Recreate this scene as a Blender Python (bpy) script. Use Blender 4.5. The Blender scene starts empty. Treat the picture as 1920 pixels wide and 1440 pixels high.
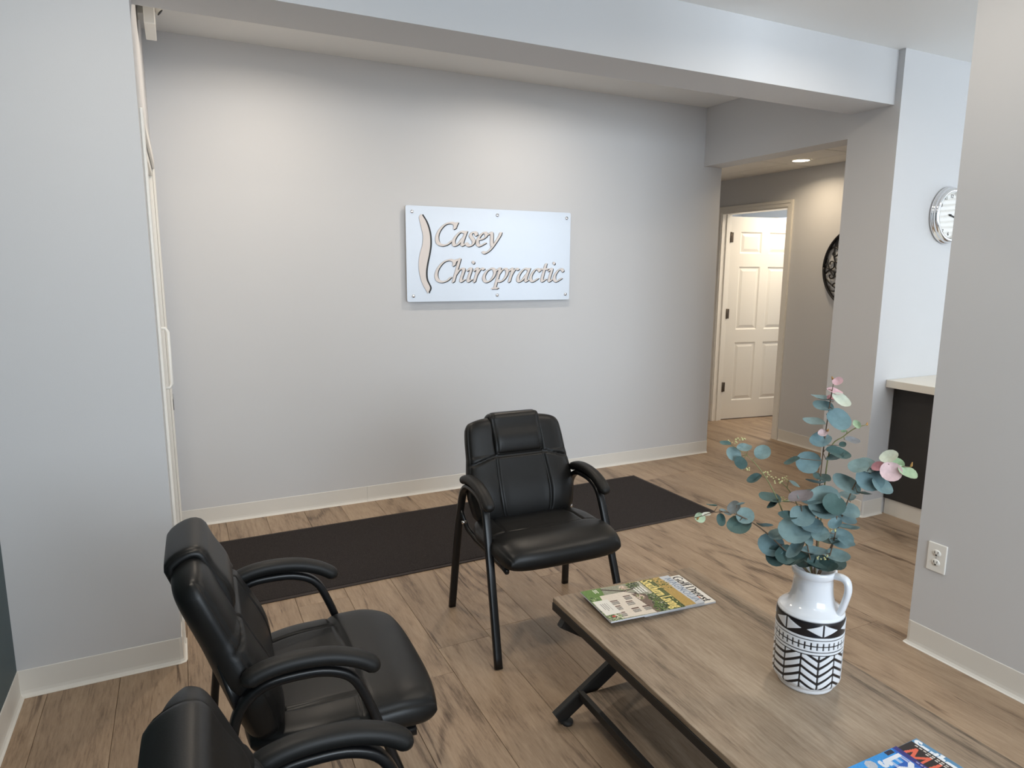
import bpy, bmesh, math, random
import numpy as np
from mathutils import Vector, Matrix

# ------------------------------------------------------------------ camera, world, light, exposure
S = bpy.context.scene
C = S.collection
R3 = Matrix(((0.8986, 0.0683, -0.4334), (-0.4387, 0.1524, -0.8856), (0.0055, 0.9859, 0.1670)))
CAM = Vector((0, 0, 1.52))
cam = bpy.data.cameras.new('camera'); cam.sensor_width = 36; cam.lens = 1268 / 1920 * 36; cam.clip_start = .05
camo = bpy.data.objects.new('camera', cam); C.objects.link(camo)
camo.matrix_world = Matrix.Translation(CAM) @ R3.to_quaternion().to_matrix().to_4x4()
S.camera = camo
S.view_settings.view_transform = 'Standard'; S.view_settings.look = 'None'
S.view_settings.gamma = 1; S.view_settings.use_curve_mapping = False
S.view_settings.exposure = 0.12
wd = bpy.data.worlds.new('sky'); S.world = wd; wd.use_nodes = True
wd.node_tree.nodes['Background'].inputs[0].default_value = (.75, .86, 1, 1)
wd.node_tree.nodes['Background'].inputs[1].default_value = 1.0

def area(name, loc, direction, sx, sy, power, col, shape='RECTANGLE', spread=180):
    l = bpy.data.lights.new(name, 'AREA'); l.shape = shape; l.size = sx; l.size_y = sy
    l.energy = power; l.color = col; l.spread = math.radians(spread)
    o = bpy.data.objects.new(name, l); C.objects.link(o); o.location = loc
    o.rotation_euler = Vector(direction).to_track_quat('-Z', 'Y').to_euler(); return o
DAY = (.79, .90, 1.0)
WARM = (1.0, .84, .66)
area('daylight_front_window', (1.15, -2.42, 1.73), (0, 1, -.02), 2.5, 1.7, 98, DAY)
area('daylight_desk_window', (4.5, -2.42, 1.73), (0, 1, -.02), 2.6, 1.7, 104, DAY)
area('daylight_reception_window', (6.42, 1.35, 1.55), (-1, 0, 0), 1.7, 1.5, 20, DAY)
area('added_back_room_light', (6.36, 5.4, 1.5), (-1, 0, 0), 1.1, 1.2, 16, DAY)  # added unseen source, lifts the bounce light in the room past the door

# ------------------------------------------------------------------ helpers
def s2l(c):
    c = np.asarray(c, float) / 255.0
    return np.where(c <= .04045, c / 12.92, ((c + .055) / 1.055) ** 2.4)

def lk(o, parent=None):
    C.objects.link(o)
    if parent is not None: o.parent = parent
    return o

def meshobj(name, me, mat=None, parent=None, smooth=False):
    if mat is not None and not me.materials:
        for m in (mat if isinstance(mat, (list, tuple)) else [mat]): me.materials.append(m)
    if smooth:
        for p in me.polygons: p.use_smooth = True
    o = bpy.data.objects.new(name, me); lk(o, parent)
    return o

def pyd(name, verts, faces, mat=None, parent=None, smooth=False):
    me = bpy.data.meshes.new(name); me.from_pydata([tuple(v) for v in verts], [], [tuple(f) for f in faces]); me.update()
    return meshobj(name, me, mat, parent, smooth)

def bmobj(name, bm, mat=None, parent=None, smooth=False):
    me = bpy.data.meshes.new(name); bm.to_mesh(me); bm.free()
    return meshobj(name, me, mat, parent, smooth)

def bbox(bm, x0, x1, y0, y1, z0, z1, mi=0):
    vs = [bm.verts.new((x, y, z)) for x in (x0, x1) for y in (y0, y1) for z in (z0, z1)]
    for f in ((0, 1, 3, 2), (4, 6, 7, 5), (0, 4, 5, 1), (2, 3, 7, 6), (0, 2, 6, 4), (1, 5, 7, 3)):
        bm.faces.new([vs[i] for i in f]).material_index = mi

def box(name, x0, x1, y0, y1, z0, z1, mat, parent=None, bevel=0, seg=2):
    bm = bmesh.new(); bbox(bm, x0, x1, y0, y1, z0, z1)
    bmesh.ops.recalc_face_normals(bm, faces=bm.faces)
    if bevel: bmesh.ops.bevel(bm, geom=bm.edges[:], offset=bevel, segments=seg, affect='EDGES', profile=.6)
    return bmobj(name, bm, mat, parent, smooth=False)

def tag(o, label, cat, group=None):
    o['label'] = label; o['category'] = cat
    if group: o['group'] = group
    return o

def thing(name, label, cat, loc=(0, 0, 0), rz=0, group=None):
    o = bpy.data.objects.new(name, None); o.empty_display_size = .1; lk(o)
    o.location = loc; o.rotation_euler = (0, 0, rz)
    return tag(o, label, cat, group)

def st(o, label=None, cat='structure'):
    o['kind'] = 'structure'
    if label: o['label'] = label
    o['category'] = cat
    return o

def copy_tree(o, parent=None):
    c = o.copy(); C.objects.link(c); c.parent = parent
    for ch in list(o.children): copy_tree(ch, c)
    return c

def catmull(pts, n=8, closed=False):
    P = [np.array(p, float) for p in pts]; out = []
    m = len(P)
    rng = range(m if closed else m - 1)
    for i in rng:
        if closed: a, b, c, d = P[(i - 1) % m], P[i], P[(i + 1) % m], P[(i + 2) % m]
        else:
            b, c = P[i], P[i + 1]
            a = P[i - 1] if i > 0 else 2 * b - c
            d = P[i + 2] if i + 2 < m else 2 * c - b
        for k in range(n):
            t = k / n
            out.append(.5 * ((2 * b) + (-a + c) * t + (2 * a - 5 * b + 4 * c - d) * t * t + (-a + 3 * b - 3 * c + d) * t ** 3))
    if not closed: out.append(P[-1])
    return out

def sweep(path, ra, rb, axis=None, n=10, caps=True, square=0.0):
    """verts, faces of an elliptical/rounded section along path; axis = fixed lateral direction (section half-width ra)."""
    path = [Vector(p) for p in path]; V = []; F = []
    A = Vector(axis).normalized() if axis is not None else None
    prev = None
    ra_ = ra if hasattr(ra, '__len__') else [ra] * len(path)
    rb_ = rb if hasattr(rb, '__len__') else [rb] * len(path)
    for i, p in enumerate(path):
        t = (path[min(i + 1, len(path) - 1)] - path[max(i - 1, 0)]).normalized()
        if A is not None: a = (A - t * A.dot(t)).normalized()
        else:
            if prev is None: prev = Vector((0, 0, 1)) if abs(t.z) < .9 else Vector((1, 0, 0))
            a = (prev - t * prev.dot(t)).normalized(); prev = a
        b = t.cross(a)
        for k in range(n):
            th = 2 * math.pi * (k + .5) / n; c, s = math.cos(th), math.sin(th)
            if square:
                e = 1 - square; c = math.copysign(abs(c) ** e, c); s = math.copysign(abs(s) ** e, s)
            V.append(p + a * (ra_[i] * c) + b * (rb_[i] * s))
    for i in range(len(path) - 1):
        for k in range(n):
            F.append((i * n + k, i * n + (k + 1) % n, (i + 1) * n + (k + 1) % n, (i + 1) * n + k))
    if caps:
        F.append(tuple(reversed(range(n)))); F.append(tuple((len(path) - 1) * n + k for k in range(n)))
    return V, F

def tube(name, path, ra, rb=None, mat=None, parent=None, axis=None, n=10, square=0.0, smooth=True):
    V, F = sweep(path, ra, ra if rb is None else rb, axis, n, True, square)
    return pyd(name, V, F, mat, parent, smooth)

def tube_parts(segs, path, ra, rb, mat, parent, axis, n, square):
    """one continuous swept tube cut into named parts: segs = (name, first ring, last ring)"""
    V, F = sweep(path, ra, rb, axis, n, False, square)
    for nm, i0, i1 in segs:
        vv = V[i0 * n:(i1 + 1) * n]; m_ = i1 - i0
        ff = [(i * n + k, i * n + (k + 1) % n, (i + 1) * n + (k + 1) % n, (i + 1) * n + k) for i in range(m_) for k in range(n)]
        if i0 == 0: ff.append(tuple(reversed(range(n))))
        if i1 == len(path) - 1: ff.append(tuple(m_ * n + k for k in range(n)))
        pyd(nm, vv, ff, mat, parent, True)

def lathe(name, prof, n, mat, parent=None, smooth=True, mats=None):
    V = []; F = []
    for r, z in prof:
        for k in range(n):
            a = 2 * math.pi * k / n; V.append((r * math.cos(a), r * math.sin(a), z))
    for i in range(len(prof) - 1):
        for k in range(n): F.append((i * n + k, i * n + (k + 1) % n, (i + 1) * n + (k + 1) % n, (i + 1) * n + k))
    return pyd(name, V, F, mat, parent, smooth)

# ------------------------------------------------------------------ materials
def mat(name, col=(.5, .5, .5), rough=.5, metal=0.0, spec=.5, coat=0.0):
    m = bpy.data.materials.new(name); m.use_nodes = True
    b = m.node_tree.nodes['Principled BSDF']
    b.inputs['Base Color'].default_value = (*col[:3], 1); b.inputs['Roughness'].default_value = rough
    b.inputs['Metallic'].default_value = metal; b.inputs['Specular IOR Level'].default_value = spec
    b.inputs['Coat Weight'].default_value = coat; b.inputs['Coat Roughness'].default_value = .03
    return m
def N(m, t, **kw):
    n = m.node_tree.nodes.new(t)
    for k, v in kw.items(): setattr(n, k, v)
    return n
def L(m, a, b): m.node_tree.links.new(a, b)
def BS(m): return m.node_tree.nodes['Principled BSDF']

def noise_bump(m, scale, strength, dist=.002, detail=3, coords='Object'):
    tc = N(m, 'ShaderNodeTexCoord'); nz = N(m, 'ShaderNodeTexNoise'); bp = N(m, 'ShaderNodeBump')
    nz.inputs['Scale'].default_value = scale; nz.inputs['Detail'].default_value = detail
    bp.inputs['Strength'].default_value = strength; bp.inputs['Distance'].default_value = dist
    L(m, tc.outputs[coords], nz.inputs['Vector']); L(m, nz.outputs['Fac'], bp.inputs['Height']); L(m, bp.outputs['Normal'], BS(m).inputs['Normal'])
    return nz

def paint(name, srgb, rough=.55):
    m = mat(name, s2l(srgb), rough, spec=.35); noise_bump(m, 260, .12, .001); return m

def wood(name, dark, mid, light, along='Y', rough=.42, scale=1.0, varr=.16, check=.20, stretch=.16):
    """grain stretched along one axis, offset and toned per object"""
    m = mat(name, mid, rough, spec=.4)
    tc = N(m, 'ShaderNodeTexCoord'); oi = N(m, 'ShaderNodeObjectInfo')
    comb = N(m, 'ShaderNodeCombineXYZ')
    mu = N(m, 'ShaderNodeMath', operation='MULTIPLY'); mu.inputs[1].default_value = 37.0; L(m, oi.outputs['Random'], mu.inputs[0])
    L(m, mu.outputs[0], comb.inputs[0]); L(m, mu.outputs[0], comb.inputs[1])
    add = N(m, 'ShaderNodeVectorMath', operation='ADD'); L(m, tc.outputs['Object'], add.inputs[0]); L(m, comb.outputs[0], add.inputs[1])
    mp = N(m, 'ShaderNodeMapping')
    mp.inputs['Scale'].default_value = (scale, .085 * scale, scale) if along == 'Y' else (.085 * scale, scale, scale)
    L(m, add.outputs[0], mp.inputs['Vector'])
    n1 = N(m, 'ShaderNodeTexNoise'); n1.inputs['Scale'].default_value = 7; n1.inputs['Detail'].default_value = 5; n1.inputs['Roughness'].default_value = .6; n1.inputs['Distortion'].default_value = .7
    n2 = N(m, 'ShaderNodeTexNoise'); n2.inputs['Scale'].default_value = 120; n2.inputs['Detail'].default_value = 5; n2.inputs['Roughness'].default_value = .75
    mp2 = N(m, 'ShaderNodeMapping'); mp2.inputs['Scale'].default_value = (scale, stretch * scale, scale) if along == 'Y' else (stretch * scale, scale, scale); L(m, add.outputs[0], mp2.inputs['Vector'])
    L(m, mp2.outputs[0], n1.inputs['Vector']); L(m, mp.outputs[0], n2.inputs['Vector'])
    # thin cathedral rings and short dark checks
    n0 = N(m, 'ShaderNodeTexNoise'); n0.inputs['Scale'].default_value = 3.4; n0.inputs['Detail'].default_value = 1.2; L(m, mp2.outputs[0], n0.inputs['Vector'])
    m0 = N(m, 'ShaderNodeMath', operation='MULTIPLY'); m0.inputs[1].default_value = 95; L(m, n0.outputs['Fac'], m0.inputs[0])
    sn = N(m, 'ShaderNodeMath', operation='SINE'); L(m, m0.outputs[0], sn.inputs[0])
    ab0 = N(m, 'ShaderNodeMath', operation='MULTIPLY_ADD'); ab0.inputs[1].default_value = .5; ab0.inputs[2].default_value = .5; L(m, sn.outputs[0], ab0.inputs[0])
    ab = N(m, 'ShaderNodeMath', operation='POWER'); ab.inputs[1].default_value = 3.0; L(m, ab0.outputs[0], ab.inputs[0])
    gate = N(m, 'ShaderNodeTexNoise'); gate.inputs['Scale'].default_value = 2.6; L(m, mp2.outputs[0], gate.inputs['Vector'])
    gr = N(m, 'ShaderNodeMapRange'); gr.inputs[1].default_value = .46; gr.inputs[2].default_value = .62; gr.inputs[3].default_value = .0; gr.inputs[4].default_value = 1; L(m, gate.outputs['Fac'], gr.inputs[0])
    rg = N(m, 'ShaderNodeMath', operation='MULTIPLY'); L(m, ab.outputs[0], rg.inputs[0]); L(m, gr.outputs[0], rg.inputs[1])
    n3 = N(m, 'ShaderNodeTexNoise'); n3.inputs['Scale'].default_value = 26; n3.inputs['Detail'].default_value = 2; n3.inputs['Distortion'].default_value = 1.2; L(m, mp.outputs[0], n3.inputs['Vector'])
    ck = N(m, 'ShaderNodeMapRange'); ck.inputs[1].default_value = .66; ck.inputs[2].default_value = .74; ck.inputs[3].default_value = 0; ck.inputs[4].default_value = 1; L(m, n3.outputs['Fac'], ck.inputs[0])
    mixf = N(m, 'ShaderNodeMath', operation='MULTIPLY_ADD'); mixf.inputs[1].default_value = .46; L(m, n1.outputs['Fac'], mixf.inputs[0])
    m2 = N(m, 'ShaderNodeMath', operation='MULTIPLY_ADD'); m2.inputs[1].default_value = .46; m2.inputs[2].default_value = .07; L(m, n2.outputs['Fac'], m2.inputs[0]); L(m, m2.outputs[0], mixf.inputs[2])
    r1 = N(m, 'ShaderNodeMath', operation='MULTIPLY_ADD'); r1.inputs[1].default_value = -.10; L(m, rg.outputs[0], r1.inputs[0]); L(m, mixf.outputs[0], r1.inputs[2])
    mx = N(m, 'ShaderNodeMath', operation='MULTIPLY_ADD'); mx.inputs[1].default_value = -check; L(m, ck.outputs[0], mx.inputs[0]); L(m, r1.outputs[0], mx.inputs[2])
    cr = N(m, 'ShaderNodeValToRGB'); e = cr.color_ramp.elements
    e[0].position = .34; e[0].color = (*dark, 1); e[1].position = .66; e[1].color = (*light, 1)
    k = e.new(.49); k.color = (*mid, 1)
    L(m, mx.outputs[0], cr.inputs[0])
    hs = N(m, 'ShaderNodeHueSaturation')
    vm = N(m, 'ShaderNodeMath', operation='MULTIPLY_ADD'); vm.inputs[1].default_value = varr; vm.inputs[2].default_value = 1 - varr / 2; L(m, oi.outputs['Random'], vm.inputs[0])
    L(m, vm.outputs[0], hs.inputs['Value']); L(m, cr.outputs[0], hs.inputs['Color']); L(m, hs.outputs[0], BS(m).inputs['Base Color'])
    bp = N(m, 'ShaderNodeBump'); bp.inputs['Strength'].default_value = .18; bp.inputs['Distance'].default_value = .0015
    L(m, mx.outputs[0], bp.inputs['Height']); L(m, bp.outputs[0], BS(m).inputs['Normal'])
    return m

def colattr(name, rough=.4, spec=.4, coat=0):
    m = mat(name, rough=rough, spec=spec, coat=coat); a = N(m, 'ShaderNodeVertexColor', layer_name='Col'); L(m, a.outputs['Color'], BS(m).inputs['Base Color']); return m

M = {}
M['wall'] = paint('grey_wall_paint', (209, 209, 210))
M['dark_wall'] = paint('slate_wall_paint', (72, 88, 92))
M['ceil'] = paint('white_ceiling_paint', (240, 240, 238))
M['base'] = mat('cove_base_vinyl', s2l((226, 222, 214)), .42, spec=.4)
M['trim'] = mat('white_trim_paint', s2l((238, 234, 226)), .35)
M['floor'] = wood('vinyl_plank_oak', s2l((92, 74, 59)), s2l((154, 131, 108)), s2l((178, 155, 130)), rough=.42, varr=.14, check=.15)
M['sub'] = mat('subfloor', s2l((70, 58, 46)), .8)
M['table'] = wood('table_oak_laminate', s2l((84, 72, 60)), s2l((146, 127, 107)), s2l((176, 158, 137)), rough=.45, scale=1.1, varr=.02, check=.05, stretch=.09)
M['leather'] = mat('black_leatherette', (.0060, .0058, .0056), .40, spec=.36); noise_bump(M['leather'], 420, .25, .0006)
M['pad'] = mat('black_arm_pad', (.0075, .0073, .007), .5, spec=.36); noise_bump(M['pad'], 600, .3, .0005)
M['blackmetal'] = mat('black_powder_coat', (.006, .006, .0065), .32, spec=.45)
M['tmetal'] = mat('charcoal_table_steel', (.018, .017, .016), .5, spec=.4)
M['chrome'] = mat('polished_chrome', (.86, .86, .87), .06, 1.0)
M['steel'] = mat('small_steel', (.7, .7, .7), .2, 1.0)
M['bronze'] = mat('dark_bronze', s2l((96, 86, 76)), .38, .8)
M['plastic'] = mat('white_plastic', s2l((240, 238, 232)), .35)
M['slot'] = mat('dark_slot', (.02, .02, .02), .6)
M['paper'] = mat('page_edges', s2l((214, 214, 216)), .6)
M['print'] = colattr('glossy_cover_print', .28, .5)
M['desk'] = mat('dark_desk_laminate', s2l((46, 43, 41)), .55)
M['counter'] = mat('cream_counter_laminate', s2l((232, 226, 214)), .4)
M['tile'] = paint('ceiling_tile', (242, 239, 232), .8)
M['emit'] = mat('lamp_lens', (1, 1, 1)); BS(M['emit']).inputs['Emission Color'].default_value = (1, .86, .66, 1); BS(M['emit']).inputs['Emission Strength'].default_value = 14

# ------------------------------------------------------------------ room shell
ZC = 2.755; YB = 4.275; XH = 3.75; ZH = 2.385; XD = 4.817
fl = st(box('floor', -.75, 6.4, -2.45, 6.6, -.10, -.010, M['sub']), 'grey-brown oak plank floor', 'floor')
PW, PL = .2286, 1.50
bm = bmesh.new(); bbox(bm, .0006, PW - .0006, .0006, PL - .0006, -.0095, 0)
bmesh.ops.recalc_face_normals(bm, faces=bm.faces)
bmesh.ops.bevel(bm, geom=[e for e in bm.edges if all(v.co.z > -.001 for v in e.verts)], offset=.0012, segments=1, affect='EDGES')
for v in bm.verts: v.co.x -= PW / 2; v.co.y -= PL / 2
pm = bpy.data.meshes.new('plank'); bm.to_mesh(pm); bm.free(); pm.materials.append(M['floor'])
random.seed(4)
x = -.068 - 3 * PW
col = 0
while x < 6.3:
    off = random.uniform(0, PL)
    y = -.9 - off
    while y < 6.2:
        cx, cy = x + PW / 2, y + PL / 2
        if cy + PL / 2 > -.6 and not (cx > 4.9 and cy < 2.2 and cy + PL / 2 < 2.2 and cx > 5.4):
            p = bpy.data.objects.new('plank', pm); lk(p, fl); p.location = (cx, cy, 0)
        y += PL
    x += PW; col += 1

st(box('wall_back', -.20, 3.93, YB, YB + .115, 0, ZC, M['wall']), 'long light grey back wall behind the sign', 'wall')
st(box('wall_left', -.73, -.083, 2.745, 2.86, 0, ZC, M['wall']), 'grey wall stub at the left edge', 'wall')
# entrance wall with a door opening (seen nearly edge-on)
bm = bmesh.new()
bbox(bm, -.21, -.083, 2.86, 2.93, 0, ZC); bbox(bm, -.21, -.083, 4.12, YB, 0, ZC); bbox(bm, -.21, -.083, 2.93, 4.12, 2.025, ZC)
st(bmobj('wall_entrance', bm, M['wall']), 'narrow entrance wall left of the back wall', 'wall')
st(box('wall_left_dark', -.73, -.61, -2.3, 2.745, 0, ZC, M['dark_wall']), 'dark slate side wall at far left', 'wall')
st(box('wall_right', 2.625, 2.745, -2.3, 1.61, 0, ZC, M['wall']), 'grey wall end at the right with the outlet', 'wall')
# header over the hall opening, pillar, clock wall
st(box('wall_header', XH, 3.93, 3.0, YB, 2.32, ZC, M['wall']), 'grey header above the hallway opening', 'wall')
st(box('wall_pillar', XH, 3.93, 2.67, 3.0, 0, ZC, M['wall']), 'grey pillar between hallway and clock wall', 'wall')
st(box('wall_clock', 3.93, 6.4, 2.67, 2.79, 0, ZC, M['wall']), 'pale grey wall behind the clock', 'wall')
st(box('ceiling_beam', -.083, XH, 2.71, 2.985, 2.46, ZC, M['wall']), 'boxed ceiling beam crossing the room', 'beam')
st(box('ceiling', -.75, 6.4, -2.45, 4.4, ZC, ZC + .1, M['ceil']), 'white ceiling', 'ceiling')
# hall
bm = bmesh.new()
bbox(bm, XD, XD + .115, 2.79, 4.38, 0, 2.62); bbox(bm, XD, XD + .115, 5.20, 6.4, 0, 2.62); bbox(bm, XD, XD + .115, 4.38, 5.20, 2.078, 2.62)
st(bmobj('wall_hall', bm, M['wall']), 'beige-lit hallway wall with the white door', 'wall')
st(box('wall_hall_west', 3.81, 3.93, YB + .115, 6.4, 0, 2.62, M['wall']), 'hallway side wall', 'wall')
st(box('wall_hall_end', 3.81, 6.4, 6.4, 6.5, 0, 2.9, M['wall']), 'hallway end wall', 'wall')
st(box('wall_room_side', XD + .115, 6.4, 4.12, 4.22, 0, 2.62, M['wall']), 'side wall of the room past the door', 'wall')
bm = bmesh.new(); bbox(bm, 6.25, 6.34, 4.22, 4.84, 0, 2.62); bbox(bm, 6.25, 6.34, 5.96, 6.4, 0, 2.62); bbox(bm, 6.25, 6.34, 4.84, 5.96, 0, .88); bbox(bm, 6.25, 6.34, 4.84, 5.96, 2.12, 2.62)  # opening made up to let the added back room light in
st(bmobj('wall_room_far', bm, M['wall']), 'far wall of the room past the door', 'wall')
hc = st(box('ceiling_hall', 3.93, 6.4, 2.79, 6.4, ZH + .012, ZH + .1, M['ceil']), 'hallway drop ceiling', 'ceiling')
TS = .61
for i in range(5):
    for j in range(7):
        x0 = XD - .30 - TS * (2 - i) + .006; y0 = 2.62 + TS * j + .33
        bx0, bx1 = max(x0, 3.931), min(x0 + TS - .012, 6.3); by0, by1 = max(y0, 2.791), min(y0 + TS - .012, 6.39)
        if bx1 - bx0 > .05 and by1 - by0 > .05 and not (bx0 < XD < bx1 and False):
            box('ceiling_tile', bx0, bx1, by0, by1, ZH - .006, ZH + .010, M['tile'], hc, .003, 1)
# rear enclosure (behind the camera) with real window openings
bm = bmesh.new()
bbox(bm, -.73, -.15, -2.42, -2.3, 0, ZC); bbox(bm, 2.45, 3.15, -2.42, -2.3, 0, ZC); bbox(bm, 5.85, 6.4, -2.42, -2.3, 0, ZC)
for a_, b_ in ((-.15, 2.45), (3.15, 5.85)): bbox(bm, a_, b_, -2.42, -2.3, 0, .84); bbox(bm, a_, b_, -2.42, -2.3, 2.62, ZC)
st(bmobj('wall_front', bm, M['wall']), 'window wall opposite the sign', 'wall')
bm = bmesh.new()
bbox(bm, 6.28, 6.4, -2.3, .45, 0, ZC); bbox(bm, 6.28, 6.4, 2.25, 2.67, 0, ZC); bbox(bm, 6.28, 6.4, .45, 2.25, 0, .8); bbox(bm, 6.28, 6.4, .45, 2.25, 2.3, ZC)
st(bmobj('wall_reception', bm, M['wall']), 'far reception wall with a window', 'wall')
for nm, a_, b_ in (('window_1', -.15, 2.45), ('window_3', 3.15, 5.85)):
    w1 = st(box(nm, a_, b_, -2.40, -2.28, .80, .84, M['trim']), {'window_1': 'window behind the viewpoint', 'window_3': 'window behind the reception desk'}[nm], 'window')
    mid = (a_ + b_) / 2
    for a in ((a_, a_ + .06), (mid - .03, mid + .03), (b_ - .06, b_)): box('window_frame', a[0], a[1], -2.40, -2.32, .84, 2.62, M['trim'], w1)
    for a in ((.84, .90), (1.7, 1.74), (2.56, 2.62)): box('window_rail', a_ + .06, b_ - .06, -2.395, -2.325, a[0], a[1], M['trim'], w1)
w2 = st(box('window_2', 6.26, 6.40, .42, 2.28, .77, .80, M['trim']), 'reception window with blinds', 'window')
for a in ((.45, .51), (2.19, 2.25)): box('window_frame', 6.30, 6.38, a[0], a[1], .80, 2.30, M['trim'], w2)
bm = bmesh.new(); bbox(bm, -.022, .022, -.84, .84, -.001, .001); sm = bpy.data.meshes.new('slat'); bm.to_mesh(sm); bm.free(); sm.materials.append(M['trim'])
for i in range(30):
    o = bpy.data.objects.new('slat', sm); lk(o, w2); o.location = (6.31, 1.35, .84 + i * .049); o.rotation_euler = (0, math.radians(22), 0)

# cove base -----------------------------------------------------------------
def cove(name, path, label, h=.102):
    """path: list of (x,y) with the room on the LEFT side of travel"""
    prof = [(.0, h), (.0022, h), (.0032, h - .002), (.0032, .024), (.0045, .012), (.009, .004), (.016, .0012), (.016, 0), (0, 0)]
    P = [Vector((p[0], p[1])) for p in path]; V = []; F = []; k = len(prof)
    for i, p in enumerate(P):
        d0 = (P[i] - P[i - 1]).normalized() if i > 0 else (P[1] - P[0]).normalized()
        d1 = (P[i + 1] - P[i]).normalized() if i < len(P) - 1 else d0
        n0 = Vector((-d0.y, d0.x)); n1 = Vector((-d1.y, d1.x)); b = (n0 + n1); b = b / max(.3, b.dot(n0))
        for o, z in prof: V.append((p.x + b.x * o, p.y + b.y * o, z))
    for i in range(len(P) - 1):
        for j in range(k): F.append((i * k + j, i * k + (j + 1) % k, (i + 1) * k + (j + 1) % k, (i + 1) * k + j))
    F.append(tuple(range(k))); F.append(tuple(reversed([(len(P) - 1) * k + j for j in range(k)])))
    o = pyd(name, V, F, M['base']); st(o, label, 'baseboard'); return o
def rc(cx, cy, r, a0, a1, n=5): return [(cx + r * math.cos(math.radians(a0 + (a1 - a0) * i / n)), cy + r * math.sin(math.radians(a0 + (a1 - a0) * i / n))) for i in range(n + 1)]
b1 = cove('baseboard_back', [(3.93, YB), (1.0295, YB)], 'cream cove base along the back wall')
_p = cove('baseboard_piece', [(1.0285, YB), (-.083, YB)], 'x'); del _p['kind']; del _p['label']; del _p['category']; _p.parent = b1
cove('baseboard_left', [(-.083, 2.925)] + [(-.083, 2.755)] + [(-.085, 2.748), (-.093, 2.745)] + [(-.61, 2.745), (-.61, -2.3)], 'cream cove base around the left wall stub')
cove('baseboard_right', [(2.745, -2.3), (2.745, 1.61), (2.625, 1.61), (2.625, -2.3)][::-1][0:0] or [(2.625, -2.3), (2.625, 1.60), (2.627, 1.608), (2.635, 1.61), (2.745, 1.61)], 'cream cove base along the right wall end')
cove('baseboard_pillar', [(3.93, 2.67), (3.765, 2.67), (3.755, 2.673), (3.75, 2.685), (3.75, 3.0), (3.93, 3.0)], 'cream cove base around the pillar')
cove('baseboard_hall', [(XD, 2.79), (XD, 4.322)], 'cream cove base along the hallway wall')

# hall door ------------------------------------------------------------------
dr = thing('door_1', 'open white six-panel door in the hallway', 'door', (4.935, 5.185, 0), math.radians(-8.2)); dr['kind'] = 'structure'
DW, DH, DT = .80, 2.045, .040
def panel_door(parent):
    cols = [(.115, .365), (.455, .705)]; rows = [(.20, .80), (.93, 1.56), (1.69, 1.90)]
    bm = bmesh.new()
    xs = [0] + [c for p in cols for c in p] + [DW]; zs = [.010] + [c for p in rows for c in p] + [DH]
    # both faces, sunk raised-panels
    for sgn, y in ((-1, 0.0), (1, DT)):
        for i in range(len(xs) - 1):
            for j in range(len(zs) - 1):
                x0, x1, z0, z1 = xs[i], xs[i + 1], zs[j], zs[j + 1]
                if i in (1, 3) and j in (1, 3, 5):
                    rings = [(0, 0), (.012, .009), (.020, .009), (.045, .002)]
                    pv = None
                    for ins, dep in rings:
                        yy = y - sgn * dep
                        r = [bm.verts.new(v) for v in ((x0 + ins, yy, z0 + ins), (x1 - ins, yy, z0 + ins), (x1 - ins, yy, z1 - ins), (x0 + ins, yy, z1 - ins))]
                        if pv:
                            for k in range(4): bm.faces.new((pv[k], pv[(k + 1) % 4], r[(k + 1) % 4], r[k]))
                        pv = r
                    bm.faces.new(pv)
                else:
                    bm.faces.new([bm.verts.new(v) for v in ((x0, y, z0), (x1, y, z0), (x1, y, z1), (x0, y, z1))])
    for (x0, z0), (x1, z1) in (((0, .01), (DW, .01)), ((DW, .01), (DW, DH)), ((DW, DH), (0, DH)), ((0, DH), (0, .01))):
        bm.faces.new([bm.verts.new(v) for v in ((x0, 0, z0), (x1, 0, z1), (x1, DT, z1), (x0, DT, z0))])
    bmesh.ops.remove_doubles(bm, verts=bm.verts, dist=1e-5); bmesh.ops.recalc_face_normals(bm, faces=bm.faces)
    return bmobj('door_leaf', bm, M['trim'], parent)
panel_door(dr)
for z in (.345, 1.093, 1.845):
    h = tube('hinge', [(-.004, -.006, z - .05), (-.004, -.006, z + .05)], .008, None, M['bronze'], dr, n=10)
    box('hinge_plate', -.034, .028, -.0035, -.0005, z - .048, z + .048, M['bronze'], h, .0012, 1)
kn = lathe('door_knob', [(0, 0), (.03, 0), (.03, .006), (.012, .010), (.011, .03), (.024, .04), (.028, .052), (.02, .064), (0, .066)], 16, M['bronze'], dr)
kn.location = (DW - .07, 0, .95); kn.rotation_euler = (math.radians(90), 0, 0)
tr = st(box('trim_1', XD - .004, XD + .118, 5.182, 5.20, 0, 2.078, M['trim']), 'white casing around the hallway door', 'trim')
box('jamb', XD - .004, XD + .118, 4.38, 4.398, 0, 2.078, M['trim'], tr); box('head_jamb', XD - .004, XD + .118, 4.398, 5.182, 2.060, 2.078, M['trim'], tr)
box('door_stop', XD + .045, XD + .075, 5.170, 5.182, 0, 2.06, M['trim'], tr); box('door_stop', XD + .045, XD + .075, 4.398, 4.41, 0, 2.06, M['trim'], tr)
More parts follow.
